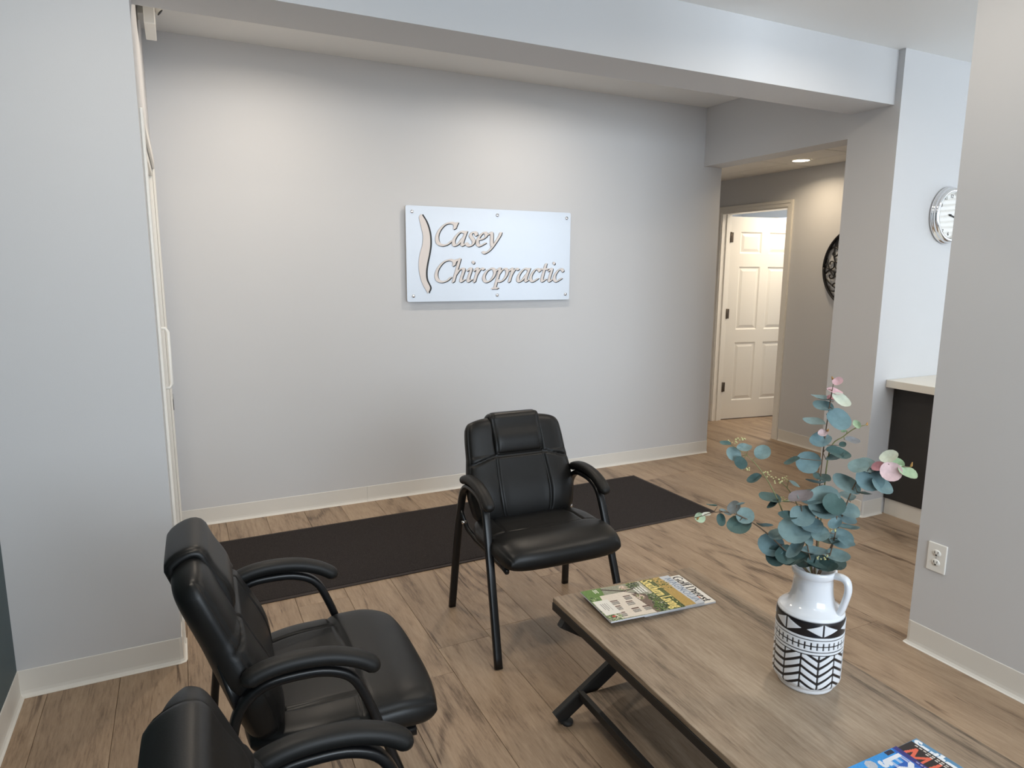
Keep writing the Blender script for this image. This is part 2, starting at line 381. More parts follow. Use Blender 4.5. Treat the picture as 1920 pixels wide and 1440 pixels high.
def casing(parent, xw, y0, y1, z1, w=.057):
    for (a, b, z0, zz) in ((y0 - w, y0, 0, z1 + w), (y1, y1 + w, 0, z1 + w)):
        bm = bmesh.new(); bbox(bm, xw - .012, xw, a, b, z0, zz); bbox(bm, xw - .018, xw - .011, a + (.004 if a < y0 else w * .55), (a + w * .45) if a < y0 else b - .004, z0, zz)
        bmobj('casing', bm, M['trim'], parent)
    bm = bmesh.new(); bbox(bm, xw - .012, xw, y0, y1, z1, z1 + w); bbox(bm, xw - .018, xw - .011, y0 - w * .5, y1 + w * .5, z1 + w * .55, z1 + w - .004)
    bmobj('casing', bm, M['trim'], parent)
casing(tr, XD, 4.386, 5.194, 2.072)

# entrance door, nearly edge-on at the left ----------------------------------
t2 = st(box('door_2', -.20, -.098, 2.995, 4.055, .012, 1.98, M['trim']), 'white entrance door seen edge-on at left', 'door')
for y0, y1, z0, z1 in ((2.93, 2.99, 0, 2.025), (4.06, 4.12, 0, 2.025), (2.99, 4.06, 1.985, 2.025)):
    box('door_frame', -.20, -.0835, y0, y1, z0, z1, M['trim'], t2)
for y0, y1, z0, z1 in ((2.875, 2.932, 0, 2.085), (4.118, 4.172, 0, 2.085), (2.932, 4.118, 2.028, 2.085)):
    box('casing', -.0828, -.071, y0, y1, z0, z1, M['trim'], t2, .003, 1)
box('strike_plate', -.0708, -.068, 4.125, 4.165, .74, .80, M['slot'], t2); box('latch', -.0708, -.066, 4.13, 4.16, .80, .825, M['steel'], t2)
hd = tube('door_handle', [(-.098, 3.10, 1.03), (-.060, 3.10, 1.03), (-.052, 3.10, 1.045), (-.052, 3.10, 1.26), (-.060, 3.10, 1.275), (-.098, 3.10, 1.275)], .007, None, M['plastic'], t2, n=8)

# recessed lamps -------------------------------------------------------------
def can(name, x, y, z, r, label, power, colr, spread=120, group=None):
    t = thing(name, label, 'light', (x, y, z), 0, group)
    lathe('trim_ring', [(r, -.001), (r, -.004), (r * .88, -.006), (r * .80, -.003), (r * .78, -.001)], 32, M['plastic'], t)
    e = lathe('lens', [(0, -.0028), (r * .8, -.0028)], 32, M['emit'], t)
    l = area('lamp_glow', (x, y, z - .012), (0, 0, -1), r * 1.5, r * 1.5, power, colr, 'DISK', spread); l.parent = t; l.location = (0, 0, -.012); l.rotation_euler = (0, 0, 0)
    return t
can('recessed_light', 4.465, 3.979, ZH - .006, .078, 'glowing round recessed light in the hallway ceiling', 3.9, (1, .80, .55), 150)
can('recessed_light', 5.45, 4.66, ZH - .006, .078, 'recessed light in the room past the hallway door', 11, (1, .85, .65), 150)
for i, x in enumerate((.48, 2.07)):
    can('recessed_light', x, 3.50, ZC, .075, ('recessed light above the left half of the back wall', 'recessed light above the sign')[i], 8.0, (1, .87, .72), 165, 'recessed ceiling lights')
for (x, y, pw, lb) in ((-.10, 1.75, 8.5, 'recessed light above the chairs by the left wall'), (2.85, 1.98, 6, 'recessed light beside the ceiling beam near the pillar'), (2.0, 1.5, 5, 'recessed light above the coffee table'), (.2, -.8, 2.5, 'recessed light behind the viewpoint, left'), (1.6, -.8, 2.5, 'recessed light behind the viewpoint, right'), (4.6, .6, 6, 'recessed light above the reception desk')):
    can('recessed_light', x, y, ZC, .075, lb, pw, (1, .89, .75), 165, 'recessed ceiling lights')
# ------------------------------------------------------------------ chairs
def closed_grid(nu, nv, front, back):
    """two sheets over the same (u,v) grid sharing their border"""
    V = []; F = []; idx = {}
    def add(p): V.append(p); return len(V) - 1
    for s, fn in ((0, front), (1, back)):
        for j in range(nv + 1):
            for i in range(nu + 1):
                bd = i in (0, nu) or j in (0, nv)
                u = -1 + 2 * i / nu; v = j / nv
                if s and bd: idx[(1, i, j)] = idx[(0, i, j)]
                else: idx[(s, i, j)] = add(fn(u, v))
    for s in (0, 1):
        for j in range(nv):
            for i in range(nu):
                q = [idx[(s, i, j)], idx[(s, i + 1, j)], idx[(s, i + 1, j + 1)], idx[(s, i, j + 1)]]
                F.append(q if s == 0 else q[::-1])
    return V, F
def ease(u): return math.copysign(1 - (1 - abs(u)) ** 1.6, u)           # denser samples near the rim
def sst(a, b, x):
    t = min(1, max(0, (x - a) / (b - a))); return t * t * (3 - 2 * t)
def groove(d, w): return math.exp(-(d / w) ** 2)

def make_chair():
    root = thing('guest_chair', 'chair', 'chair', (0, 0, 0), 0, 'black padded guest chairs')
    # side frames: front leg, arm, rear leg (local: -y is forward)
    prof = catmull([(-.262, .0), (-.20, .185), (-.135, .375), (-.092, .50), (-.055, .575), (.0, .607), (.07, .615), (.14, .607), (.19, .565), (.213, .49), (.236, .36), (.257, .18), (.276, .0)], 5)
    def lat(z, s): return s * (.293 - .026 * min(1, z / .56))
    for s in (-1, 1):
        P3 = [(lat(p[1], s), p[0], p[1]) for p in prof]
        zmid = 3 * 5 + 2; zr = len(P3) - 1 - (3 * 5)
        tube_parts((('leg', 0, zmid), ('arm_tube', zmid, zr), ('leg', zr, len(P3) - 1)), P3, .0165, .0115, M['blackmetal'], root, (1, 0, 0), 12, .45)
        # padded arm on top of the tube
        ap = catmull([(-.112, .578), (-.10, .598), (-.062, .622), (-.005, .641), (.06, .648), (.12, .644), (.165, .630), (.178, .615)], 4)
        m_ = len(ap); ra = []; rb = []
        for i in range(m_):
            t = i / (m_ - 1); e = min(1, (1 - abs(2 * t - 1)) * 4.2) ** .5
            ra.append(.006 + .019 * e); rb.append(.004 + .0155 * e)
        tube('arm_pad', [(s * .267, p[0], p[1]) for p in ap], ra, rb, M['pad'], root, axis=(1, 0, 0), n=16, square=.15)
        # rail under the seat joined to the legs
        tube('seat_rail', [(s * .268, .215, .48), (s * .262, .208, .445), (s * .25, .18, .40), (s * .235, .12, .372), (s * .235, -.18, .368), (s * .238, -.215, .368)], .010, .012, M['blackmetal'], root, axis=(1, 0, 0), n=10, square=.3)
        br = tube('back_bracket', [(s * .262, .185, .56), (s * .235, .200, .60), (s * .225, .215, .66)], .006, .020, M['blackmetal'], root, n=8, square=.4)
        tube('bolt', [(s * .256, .190, .43), (s * .275, .190, .43)], .008, None, M['steel'], root, n=8)
    tube('cross_rail', [(-.236, -.17, .366), (.236, -.17, .366)], .012, .010, M['blackmetal'], root, axis=(0, 1, 0), n=8, square=.4)
    tube('cross_rail', [(-.236, .13, .368), (.236, .13, .368)], .012, .010, M['blackmetal'], root, axis=(0, 1, 0), n=8, square=.4)
    # seat cushion -----------------------------------------------------------
    def seat_w(y): return .272 - .026 * sst(.0, .2, y)
    def seat_pt(u, v, side):
        u = ease(u); y0, y1 = -.292, .185
        vv = v * 2 - 1; vv = ease(vv)
        y = (y0 + y1) / 2 + vv * (y1 - y0) / 2
        rnd = 1 - .10 * abs(vv) ** 5 if vv < 0 else 1 - .14 * abs(vv) ** 5
        x = u * seat_w(y) * rnd
        yb = y + (.022 * abs(u) ** 3 if vv < 0 else -.012 * abs(u) ** 3) * abs(vv) ** 2
        e = ((1 - abs(u) ** 7) * (1 - abs(vv) ** 8)); e = max(0, e) ** .42
        base = .424 - .012 * sst(-.17, -.275, y)
        if side == 0:
            h = .050 * e
            roll = 1 - sst(-.115, -.075, y)
            h += .010 * roll * e
            h -= .010 * sst(-.02, .16, y) * e
            sy = -.098 + .02 * abs(u) ** 2
            g = .013 * groove(y - sy, .0042) * (1 - sst(.93, 1, abs(u)))
            if y > sy: g = max(g, .010 * groove((abs(u) - (.66 - .10 * (y + .1))) * .25, .004))
            g = max(g, .006 * groove((abs(u) - .955) * .25, .004))
            z = base + h - g * e
        else:
            z = base - .042 * e
        return (x, yb, z)
    V, F = closed_grid(96, 96, lambda u, v: seat_pt(u, v, 0), lambda u, v: seat_pt(u, v, 1))
    seat = pyd('seat', V, F, M['leather'], root, True)
    # backrest ----------------------------------------------------------------
    spine = catmull([(.118, .425), (.146, .50), (.180, .60), (.215, .70), (.250, .79), (.279, .868)], 10)
    def sp(t):
        f = min(max(t, 0), 1) * (len(spine) - 1); i = min(int(f), len(spine) - 2); k = f - i
        p = spine[i] * (1 - k) + spine[i + 1] * k; d = spine[i + 1] - spine[i]; d = d / np.linalg.norm(d)
        return p, np.array([-d[1], d[0]])       # normal towards the sitter (-y)
    def bw(v):
        return float(np.interp(v, [0, .12, .3, .45, .6, .75, .9, 1], [.215, .242, .257, .253, .242, .238, .232, .224]))
    VS = .60
    def back_pt(u, v, side):
        u = ease(u); vv = ease(v * 2 - 1); t = (vv + 1) / 2
        p, n = sp(t)
        x = u * bw(t) * (1 - .05 * max(0, vv) ** 10 - .06 * max(0, -vv) ** 8)
        d = np.array([-n[1], n[0]]) * -1
        p = p + np.array([-.005, -.022]) * (abs(u) ** 4 * max(0, vv) ** 3)
        e = max(0, (1 - abs(u) ** 6) * (1 - abs(vv) ** 9)) ** .45
        if side == 0:
            h = .040 * e + .024 * math.exp(-((t - .28) / .2) ** 2) * e * (1 - .35 * (1 - sst(.3, .75, abs(u))))
            if t > VS: h -= .004 * e
            vs = VS - .055 * sst(.45, 1, abs(u))
            g = .014 * groove((t - vs) * .46, .0042)
            su = .47
            g = max(g, .012 * groove((abs(u) - su) * .24, .0042) * (1 if t < VS + .01 else 1))
            g = max(g, .006 * groove((abs(u) - .95) * .24, .004))
            q = p + n * (h - g * e)
        else:
            q = p - n * .055 * e
        return (x, q[0], q[1])
    V, F = closed_grid(112, 124, lambda u, v: back_pt(u, v, 0), lambda u, v: back_pt(u, v, 1))
    back = pyd('backrest', V, F, M['leather'], root, True)
    # raised centre roll that wraps over the top of the back
    loop = []
    for t in np.linspace(VS + .012, .97, 16):
        p, n = sp(t); loop.append((p + n * .034, n))
    pt, nt = sp(1.0); up = np.array([nt[1] * 1.0, -nt[0]]) if -nt[0] > 0 else np.array([-nt[1], nt[0]])
    up = np.array([.25, .97])
    for a in np.linspace(30, 150, 7):
        r = math.radians(a); nn = nt * math.cos(r) + up * math.sin(r)
        loop.append((pt + up * (-.012) + nt * (.034 if a < 90 else .047) * math.cos(r) + up * .022 * math.sin(r), nn / np.linalg.norm(nn)))
    for t in np.linspace(.97, .78, 8):
        p, n = sp(t); loop.append((p - n * .047, -n))
    K = len(loop) - 1
    def roll(u, v, side):
        u = ease(u); k = v * K; i = min(int(k), K - 1); f = k - i
        p = loop[i][0] * (1 - f) + loop[i + 1][0] * f; n = loop[i][1] * (1 - f) + loop[i + 1][1] * f
        n = n / np.linalg.norm(n)
        vv = 2 * v - 1
        e = max(0, (1 - abs(u) ** 10) * (1 - abs(vv) ** 14)) ** .5
        w = .120 + .004 * vv
        h = (.016 * e - .006 + .010 * math.exp(-((v - .18) / .14) ** 2) * e - .004 * groove((abs(u) - .90) * .11, .003)) if side == 0 else -.016 * e - .006
        q = p + n * h
        return (u * w, q[0], q[1])
    V, F = closed_grid(36, 60, lambda u, v: roll(u, v, 0), lambda u, v: roll(u, v, 1))
    pyd('headrest_roll', V, F, M['leather'], back, True)
    return root
chair = make_chair()
chair['label'] = 'black padded armchair facing forward, standing alone under the sign'
chair.location = (1.31, 2.42, 0); chair.rotation_euler = (0, 0, math.radians(-1.7))
c1 = copy_tree(chair); c1.location = (.255, 1.735, 0); c1.rotation_euler = (0, 0, math.radians(88.8))
c1['label'] = 'black padded armchair seen from the side, in front of the left wall stub'
c0 = copy_tree(chair); c0.location = (.232, .915, 0); c0.rotation_euler = (0, 0, math.radians(88.5))
c0['label'] = 'black padded armchair cut off at the bottom left corner of the picture'

# ------------------------------------------------------------------ entrance mat
def make_mat():
    t = thing('floor_mat', 'long black ribbed entrance mat along the back wall', 'mat', (1.49, 3.535, 0), math.radians(.85))
    m = mat('mat_fibre', s2l((50, 45, 44)), .95, spec=.1); nz = noise_bump(m, 420, 1.0, .004, 2)
    cr = N(m, 'ShaderNodeValToRGB'); cr.color_ramp.elements[0].color = (*s2l((34, 31, 31)), 1); cr.color_ramp.elements[1].color = (*s2l((78, 72, 70)), 1)
    cr.color_ramp.elements[0].position = .35; cr.color_ramp.elements[1].position = .72; L(m, nz.outputs['Fac'], cr.inputs[0]); L(m, cr.outputs[0], BS(m).inputs['Base Color'])
    e = mat('mat_rubber_edge', s2l((48, 38, 34)), .7)
    box('pile', -1.465, 1.465, -.405, .405, .0006, .009, m, t, .002, 1)
    for a in ((-1.485, 1.485, -.425, -.405), (-1.485, 1.485, .405, .425), (-1.485, -1.465, -.405, .405), (1.465, 1.485, -.405, .405)):
        box('edging', a[0], a[1], a[2], a[3], .0006, .006, e, t, .0015, 1)
make_mat()

# ------------------------------------------------------------------ coffee table
TZ = .44
tt = thing('coffee_table', 'wood-topped coffee table with black crossed steel legs', 'table', (1.052 + .29 - .0123, 1.833 - .585 - .006, 0), math.radians(-1.2))
TWX, TLY = .289, .585
box('tabletop', -TWX, TWX, -TLY, TLY, TZ - .016, TZ, M['table'], tt, .0012, 1)
for a in ((-TWX - .002, -TWX + .022, -TLY, TLY), (TWX - .022, TWX + .002, -TLY, TLY), (-TWX + .022, TWX - .022, -TLY - .002, -TLY + .022), (-TWX + .022, TWX - .022, TLY - .022, TLY + .002)):
    box('top_frame', a[0], a[1], a[2], a[3], TZ - .043, TZ - .0165, M['tmetal'], tt, .001, 1)
for sy in (-1, 1):
    yc = sy * (TLY - .055)
    for s in (-1, 1):
        yo = yc + s * .0265 * .5
        a = Vector((-s * .278, yo, .026)); b = Vector((s * .278, yo, TZ - .052))
        d = (b - a).normalized()
        tube('leg', [a - d * .012, b + d * .012], .026, .0128, M['tmetal'], tt, axis=(d.z, 0, -d.x), n=12, square=.75, smooth=False)
    for s in (-1, 1):
        lathe('foot', [(0, 0), (.018, 0), (.02, .004), (.02, .012), (0, .012)], 12, M['slot'], tt).location = (s * .255, yc, 0)
SX = .205
box('shelf', -SX + .012, SX - .012, -TLY + .07, TLY - .07, .088, .103, M['table'], tt, .001, 1)
for a in ((-SX - .006, -SX + .012, -TLY + .04, TLY - .04), (SX - .012, SX + .006, -TLY + .04, TLY - .04)):
    box('shelf_frame', a[0], a[1], a[2], a[3], .078, .105, M['tmetal'], tt, .001, 1)

# ------------------------------------------------------------------ reception desk
dk = thing('reception_desk', 'dark reception desk with a pale toe board, right of the pillar', 'desk', (3.94, 1.7, 0))
box('panel', 0, .03, -.95, .965, .105, .82, M['desk'], dk, .001, 1)
box('side_panel', .03, .60, .94, .965, .105, .82, M['desk'], dk)
box('side_panel', .03, .60, -.95, -.925, .105, .82, M['desk'], dk)
box('toe_board', .010, .03, -.94, .960, 0, .104, M['base'], dk)
ct = box('countertop', 3.86, 4.62, .70, 2.668, .82, .866, M['counter'], None, .003, 2)
tag(ct, 'cream laminate countertop on the reception desk', 'countertop')
ct.location.z = .0005

# ------------------------------------------------------------------ outlet
ol = thing('wall_outlet', 'white duplex outlet plate low on the right wall', 'outlet', (2.6245, 1.527, .405), 0)
bm = bmesh.new(); bbox(bm, -.006, 0, -.037, .037, -.0585, .0585); bmesh.ops.recalc_face_normals(bm, faces=bm.faces)
bmesh.ops.bevel(bm, geom=[e for e in bm.edges if any(v.co.x < -.005 for v in e.verts)], offset=.003, segments=2, affect='EDGES', profile=.5); bmobj('plate', bm, M['plastic'], ol)
for z in (-.0195, .0195):
    q = lathe('socket', [(0, 0), (.0155, 0), (.0165, -.0015), (.0165, -.004)][::-1], 20, M['plastic'], ol); q.rotation_euler = (0, math.radians(-90), 0); q.location = (-.0085, 0, z); q.scale = (.85, 1, 1)
    q2 = box('slot', -.0093, -.0083, .0055, .0075, z - .001, z + .0085, M['slot'], ol); box('slot', -.0093, -.0083, -.0075, -.0055, z + .000, z + .0085, M['slot'], ol)
    box('slot', -.0093, -.0083, -.0028, .0028, z - .0105, z - .005, M['slot'], ol)
tube('screw', [(-.0055, 0, 0), (-.0072, 0, 0)], .003, None, M['steel'], ol, n=10)

# ------------------------------------------------------------------ emergency light at top left
em = thing('emergency_light', 'small white emergency light box high on the left, below the ceiling', 'light', (-.034, 3.52, 2.548))
box('housing', -.022, .022, -.045, .20, 0, .19, M['plastic'], em, .004, 2)
box('mount', -.049, -.021, .03, .13, .06, .17, M['plastic'], em, .003, 1)
for y in (-.01, .15):
    h = tube('lamp_head', [(.018, y, .125), (.030, y, .125), (.043, y, .112)], [.012, .015, .019], [.012, .015, .019], M['plastic'], em, n=14)
    tube('lamp_lens', [(.0432, y, .1118), (.0448, y, .1105)], .016, None, M['slot'], h, n=14)
# ------------------------------------------------------------------ pen-stroke lettering
GL = {
 'C': (1.12, [[(1.08, 1.22), (1.02, 1.50), (.72, 1.60), (.36, 1.44), (.10, 1.02), (.04, .55), (.20, .14), (.52, .0), (.82, .08), (1.02, .30)], [(1.06, 1.20), (1.14, 1.60)]]),
 'a': (.92, [[(.70, .93), (.42, .99), (.16, .70), (.05, .30), (.16, .02), (.38, .10), (.62, .55)], [(.74, 1.0), (.67, .5), (.64, .14), (.72, .02), (.86, .14)]]),
 's': (.66, [[(.56, .78), (.45, .97), (.22, .93), (.17, .73), (.34, .52), (.48, .30), (.40, .06), (.18, .01), (.0, .18)]]),
 'e': (.74, [[(.08, .45), (.42, .55), (.58, .76), (.46, .98), (.24, .88), (.07, .52), (.09, .18), (.28, .01), (.60, .20)]]),
 'y': (.92, [[(.0, .88), (.11, 1.0), (.20, .84), (.30, .30), (.38, .05)], [(.78, 1.0), (.76, .78), (.56, .26), (.30, -.26), (.02, -.50), (-.14, -.42)]]),
 'h': (.96, [[(.10, 1.56), (.24, 1.66), (.22, 1.2), (.14, .0)], [(.17, .45), (.36, .86), (.58, .98), (.68, .80), (.62, .22), (.69, .02), (.84, .14)]]),
 'i': (.46, [[(.0, .84), (.12, 1.0), (.20, .86), (.15, .20), (.22, .02), (.36, .14)], [(.24, 1.42), (.26, 1.44)]]),
 'r': (.66, [[(.0, .84), (.11, 1.0), (.19, .88), (.14, .0)], [(.17, .45), (.30, .82), (.46, .99), (.60, .92)]]),
 'o': (.86, [[(.44, .99), (.18, .78), (.06, .38), (.20, .04), (.46, .02), (.70, .30), (.76, .72), (.60, .97), (.44, .99)]]),
 'p': (.92, [[(.0, .84), (.13, 1.0), (.20, .86), (.12, -.50)], [(-.02, -.50), (.32, -.50)], [(.18, .50), (.36, .86), (.62, .98), (.78, .66), (.66, .20), (.42, .01), (.18, .12)]]),
 'c': (.74, [[(.62, .80), (.48, .98), (.24, .88), (.06, .48), (.10, .14), (.30, .01), (.60, .22)]]),
 't': (.58, [[(.24, 1.36), (.18, .30), (.26, .02), (.46, .16)], [(.0, .97), (.46, .97)]]),
 'S': (.86, [[(.74, 1.30), (.60, 1.55), (.30, 1.55), (.14, 1.25), (.34, .90), (.64, .62), (.66, .22), (.40, .0), (.14, .06), (.02, .34)]]),
 'u': (.90, [[(.08, 1.0), (.10, .30), (.28, .02), (.56, .20), (.68, .5)], [(.68, 1.0), (.68, .10), (.84, .05)]]),
 'n': (.90, [[(.10, 1.0), (.10, .0)], [(.12, .6), (.38, .96), (.62, .86), (.66, .0)]]),
 'L': (.92, [[(.14, 1.6), (.14, .04), (.80, .04), (.82, .32)], [(0, 1.58), (.34, 1.58)]]),
 'v': (.84, [[(.0, .98), (.36, .02)], [(.74, .98), (.36, .02)]]),
 'g': (.84, [[(.56, .96), (.22, .90), (.10, .62), (.26, .36), (.52, .44), (.60, .76), (.56, .96), (.78, 1.0)], [(.28, .36), (.14, .14), (.60, .04), (.66, -.28), (.34, -.46), (.06, -.30), (.20, .02)]]),
 'l': (.34, [[(.12, 1.65), (.12, .02)]]),
 'f': (.50, [[(.54, 1.50), (.38, 1.62), (.22, 1.40), (.20, .0)], [(.0, .96), (.46, .96)]]),
 'D': (1.16, [[(.14, 1.58), (.14, .04)], [(.0, 1.57), (.50, 1.57), (.96, 1.30), (1.04, .78), (.84, .22), (.44, .03), (.0, .03)]]),
 'G': (1.20, [[(1.02, 1.26), (.84, 1.54), (.50, 1.56), (.14, 1.18), (.06, .62), (.26, .12), (.62, .0), (.98, .16), (1.0, .66)], [(.66, .68), (1.12, .68)]]),
 'M': (1.46, [[(.10, .0), (.20, 1.58)], [(.20, 1.58), (.66, .10)], [(.66, .10), (1.14, 1.58)], [(1.14, 1.58), (1.26, .0)]]),
 'A': (1.16, [[(.02, .0), (.54, 1.58)], [(.54, 1.58), (1.08, .0)], [(.24, .54), (.86, .54)]]),
 'N': (1.30, [[(.14, .0), (.14, 1.58)], [(.14, 1.58), (1.04, .02)], [(1.04, .02), (1.04, 1.58)]]),
 'O': (1.34, [[(.64, 1.56), (.20, 1.30), (.06, .76), (.24, .20), (.64, .0), (1.04, .22), (1.20, .78), (1.04, 1.34), (.64, 1.56)]]),
 'I': (.44, [[(.18, 1.58), (.18, .0)]]),
 'K': (1.10, [[(.12, 1.58), (.12, .0)], [(.92, 1.58), (.14, .70)], [(.38, .92), (1.0, .0)]]),
 'E': (.96, [[(.14, 1.58), (.14, .0)], [(.14, 1.56), (.82, 1.56)], [(.14, .82), (.66, .82)], [(.14, .03), (.86, .03)]]),
 'P': (.96, [[(.14, 1.58), (.14, .0)], [(.14, 1.55), (.60, 1.52), (.80, 1.20), (.60, .82), (.14, .78)]]),
 'X': (1.06, [[(.08, 1.58), (.94, .0)], [(.92, 1.58), (.06, .0)]]),
 ' ': (.40, []),
}
STRAIGHT = set('MANKEIL')
def strokes(ch, n=6):
    out = []
    for s in GL[ch][1]:
        if len(s) == 2: out.append([np.array(p, float) for p in s])
        else: out.append(catmull(s, n) if ch not in 'L' else [np.array(p, float) for p in s])
    return out
def hull2(pts):
    P = sorted(set((round(p[0], 6), round(p[1], 6)) for p in pts))
    def half(Q):
        h = []
        for p in Q:
            while len(h) >= 2 and (h[-1][0] - h[-2][0]) * (p[1] - h[-2][1]) - (h[-1][1] - h[-2][1]) * (p[0] - h[-2][0]) <= 0: h.pop()
            h.append(p)
        return h
    a = half(P); b = half(P[::-1]); return a[:-1] + b[:-1]
def pen_hulls(ch, size, nibw, nibt, ang, slant, sx=1.0):
    ca, sa = math.cos(math.radians(ang)), math.sin(math.radians(ang))
    nib = [(nibw * math.cos(t) * ca - nibt * math.sin(t) * sa, nibw * math.cos(t) * sa + nibt * math.sin(t) * ca) for t in np.linspace(0, 2 * math.pi, 10, endpoint=False)]
    H = []
    for s in strokes(ch):
        Q = [((p[0] * sx + slant * p[1]) * size, p[1] * size) for p in s]
        for a, b in zip(Q[:-1], Q[1:]):
            H.append(hull2([(a[0] + d[0], a[1] + d[1]) for d in nib] + [(b[0] + d[0], b[1] + d[1]) for d in nib]))
    return H
def extrude_hulls(bm, H, ox, oz, y0, y1, mi):
    """prisms in the x-z plane, y0 = wall side, y1 = viewer side (smaller y)"""
    for q, h in enumerate(H):
        a = [bm.verts.new((p[0] + ox, y1 - 2e-5 * (q % 40), p[1] + oz)) for p in h]; b = [bm.verts.new((p[0] + ox, y0, p[1] + oz)) for p in h]
        n = len(h); bm.faces.new(a).material_index = mi
        for k in range(n): bm.faces.new((a[k], b[k], b[(k + 1) % n], a[(k + 1) % n])).material_index = mi

# wall sign --------------------------------------------------------------------
M['plate'] = mat('brushed_aluminium', s2l((210, 216, 224)), .46, .55)
nz = noise_bump(M['plate'], 1.0, .05, .0005)
for n_ in M['plate'].node_tree.nodes:
    if n_.type == 'TEX_NOISE':
        mp = N(M['plate'], 'ShaderNodeMapping'); mp.inputs['Scale'].default_value = (3, 3, 900)
        tc = [q for q in M['plate'].node_tree.nodes if q.type == 'TEX_COORD'][0]
        L(M['plate'], tc.outputs['Object'], mp.inputs['Vector']); L(M['plate'], mp.outputs[0], n_.inputs['Vector'])
M['letter'] = mat('pale_letter_face', s2l((226, 218, 214)), .45)
M['ledge'] = mat('black_letter_core', (.015, .015, .017), .5)
SW, SH = 1.212, .608
sg = thing('wall_sign', 'brushed metal business sign with raised italic lettering on the back wall', 'sign', (1.321, YB - .030, 1.309))
bm = bmesh.new(); bbox(bm, 0, SW, 0, .005, 0, SH); bmesh.ops.recalc_face_normals(bm, faces=bm.faces)
bmesh.ops.bevel(bm, geom=[e for e in bm.edges if abs(e.verts[0].co.y - e.verts[1].co.y) > .004], offset=.012, segments=4, affect='EDGES', profile=.5); bmobj('plate', bm, M['plate'], sg)
for u in (.035, .527, .972):
    for v in (.062, .938):
        s_ = tube('standoff', [(u * SW, .030, v * SH), (u * SW, .004, v * SH)], .008, None, M['steel'], sg, n=12)
        tube('screw_cap', [(u * SW, .001, v * SH), (u * SW, -.006, v * SH), (u * SW, -.008, v * SH)], [.0105, .0105, .007], [.0105, .0105, .007], M['chrome'], s_, n=16)
def sign_line(text, x0, x1, zb, xh, nib):
    tot = sum(GL[c][0] for c in text); slant = .24
    sx = (x1 - x0) / (tot * xh); pen = x0
    for c in text:
        H = pen_hulls(c, xh, nib, nib * .30, 28, slant, sx); o = None
        if c == 'i':
            cx_, cy_ = np.mean(H[-1], axis=0); H[-1] = [(cx_ + .0105 * math.cos(t), cy_ + .0105 * math.sin(t)) for t in np.linspace(0, 2 * math.pi, 16, endpoint=False)]
        for nm, hh in ((('letter', H[:-1]), ('letter_dot', H[-1:])) if c == 'i' else (('letter', H),)):
            bm = bmesh.new(); extrude_hulls(bm, hh, .0065, -.0045, 0, -.0022, 1); extrude_hulls(bm, hh, 0, 0, -.0030, -.0050, 0)
            q = bmobj(nm, bm, [M['letter'], M['ledge']], sg if o is None else o)
            if o is None: o = q; o.location = (pen, -.0002, zb)
        pen += GL[c][0] * xh * sx
sign_line('Casey', .190, .655, SH * (1 - .400), .0905, .0122)
sign_line('Chiropractic', .182, 1.150, SH * (1 - .788), .0890, .0116)
# spine mark
Lp = [(.100, .555), (.088, .535), (.100, .480), (.112, .420), (.106, .360), (.088, .300), (.080, .235), (.086, .175), (.104, .115), (.140, .052)]
Rp = [(.104, .556), (.136, .505), (.156, .440), (.160, .370), (.150, .305), (.136, .245), (.128, .190), (.132, .140), (.154, .092), (.144, .062)]
lc, rcv = catmull(Lp, 5), catmull(Rp, 5)
bm = bmesh.new()
for dx, y0, y1, mi in ((.0125, 0, -.0025, 1), (0, -.003, -.005, 0)):
    a = [bm.verts.new((p[0] + dx, y1, p[1])) for p in lc]; b = [bm.verts.new((p[0] + dx, y1, p[1])) for p in rcv]
    a2 = [bm.verts.new((p[0] + dx, y0, p[1])) for p in lc]; b2 = [bm.verts.new((p[0] + dx, y0, p[1])) for p in rcv]
    for k in range(len(a) - 1):
        for q in ((a[k], a[k + 1], b[k + 1], b[k]), (a[k], a2[k], a2[k + 1], a[k + 1]), (b[k], b[k + 1], b2[k + 1], b2[k])): bm.faces.new(q).material_index = mi
    bm.faces.new((a[0], b[0], b2[0], a2[0])).material_index = mi; bm.faces.new((a[-1], a2[-1], b2[-1], b[-1])).material_index = mi
sm_ = bmobj('spine_emblem', bm, [M['letter'], M['ledge']], sg); sm_.location = (0, -.0002, 0)

# ------------------------------------------------------------------ clock
ck = thing('wall_clock', 'round chrome wall clock with a white dial, half hidden by the right wall', 'clock', (4.275, 2.669, 1.862))
def ydisc(o, y): o.rotation_euler = (math.radians(90), 0, 0); o.location = (0, y, 0); return o
ydisc(lathe('case', [(.150, 0), (.168, .002), (.172, .010), (.168, .017), (.160, .020), (.163, .026), (.164, .034), (.158, .043), (.148, .047), (.141, .046), (.139, .040), (.139, .020)], 72, M['chrome'], ck), 0)
M['dial'] = mat('dial_white', s2l((214, 210, 202)), .4, coat=1.0)
ydisc(lathe('dial', [(0, .0205), (.140, .0205)], 64, M['dial'], ck), 0)
def textmesh(name, body, size, mtl, parent, loc):
    cu = bpy.data.curves.new(name, 'FONT'); cu.body = body; cu.size = size; cu.align_x = 'CENTER'; cu.align_y = 'CENTER'; cu.extrude = .0004; cu.resolution_u = 3
    o = bpy.data.objects.new(name, cu); C.objects.link(o); dg = bpy.context.evaluated_depsgraph_get()
    me = bpy.data.meshes.new_from_object(o.evaluated_get(dg)); bpy.data.objects.remove(o); bpy.data.curves.remove(cu)
    q = meshobj(name, me, mtl, parent); q.location = loc; q.rotation_euler = (math.radians(90), 0, 0); return q
for h in range(1, 13):
    a = math.radians(90 - 30 * h)
    textmesh('numeral', str(h), .030, M['slot'], ck, (.112 * math.cos(a), -.0212, .112 * math.sin(a)))
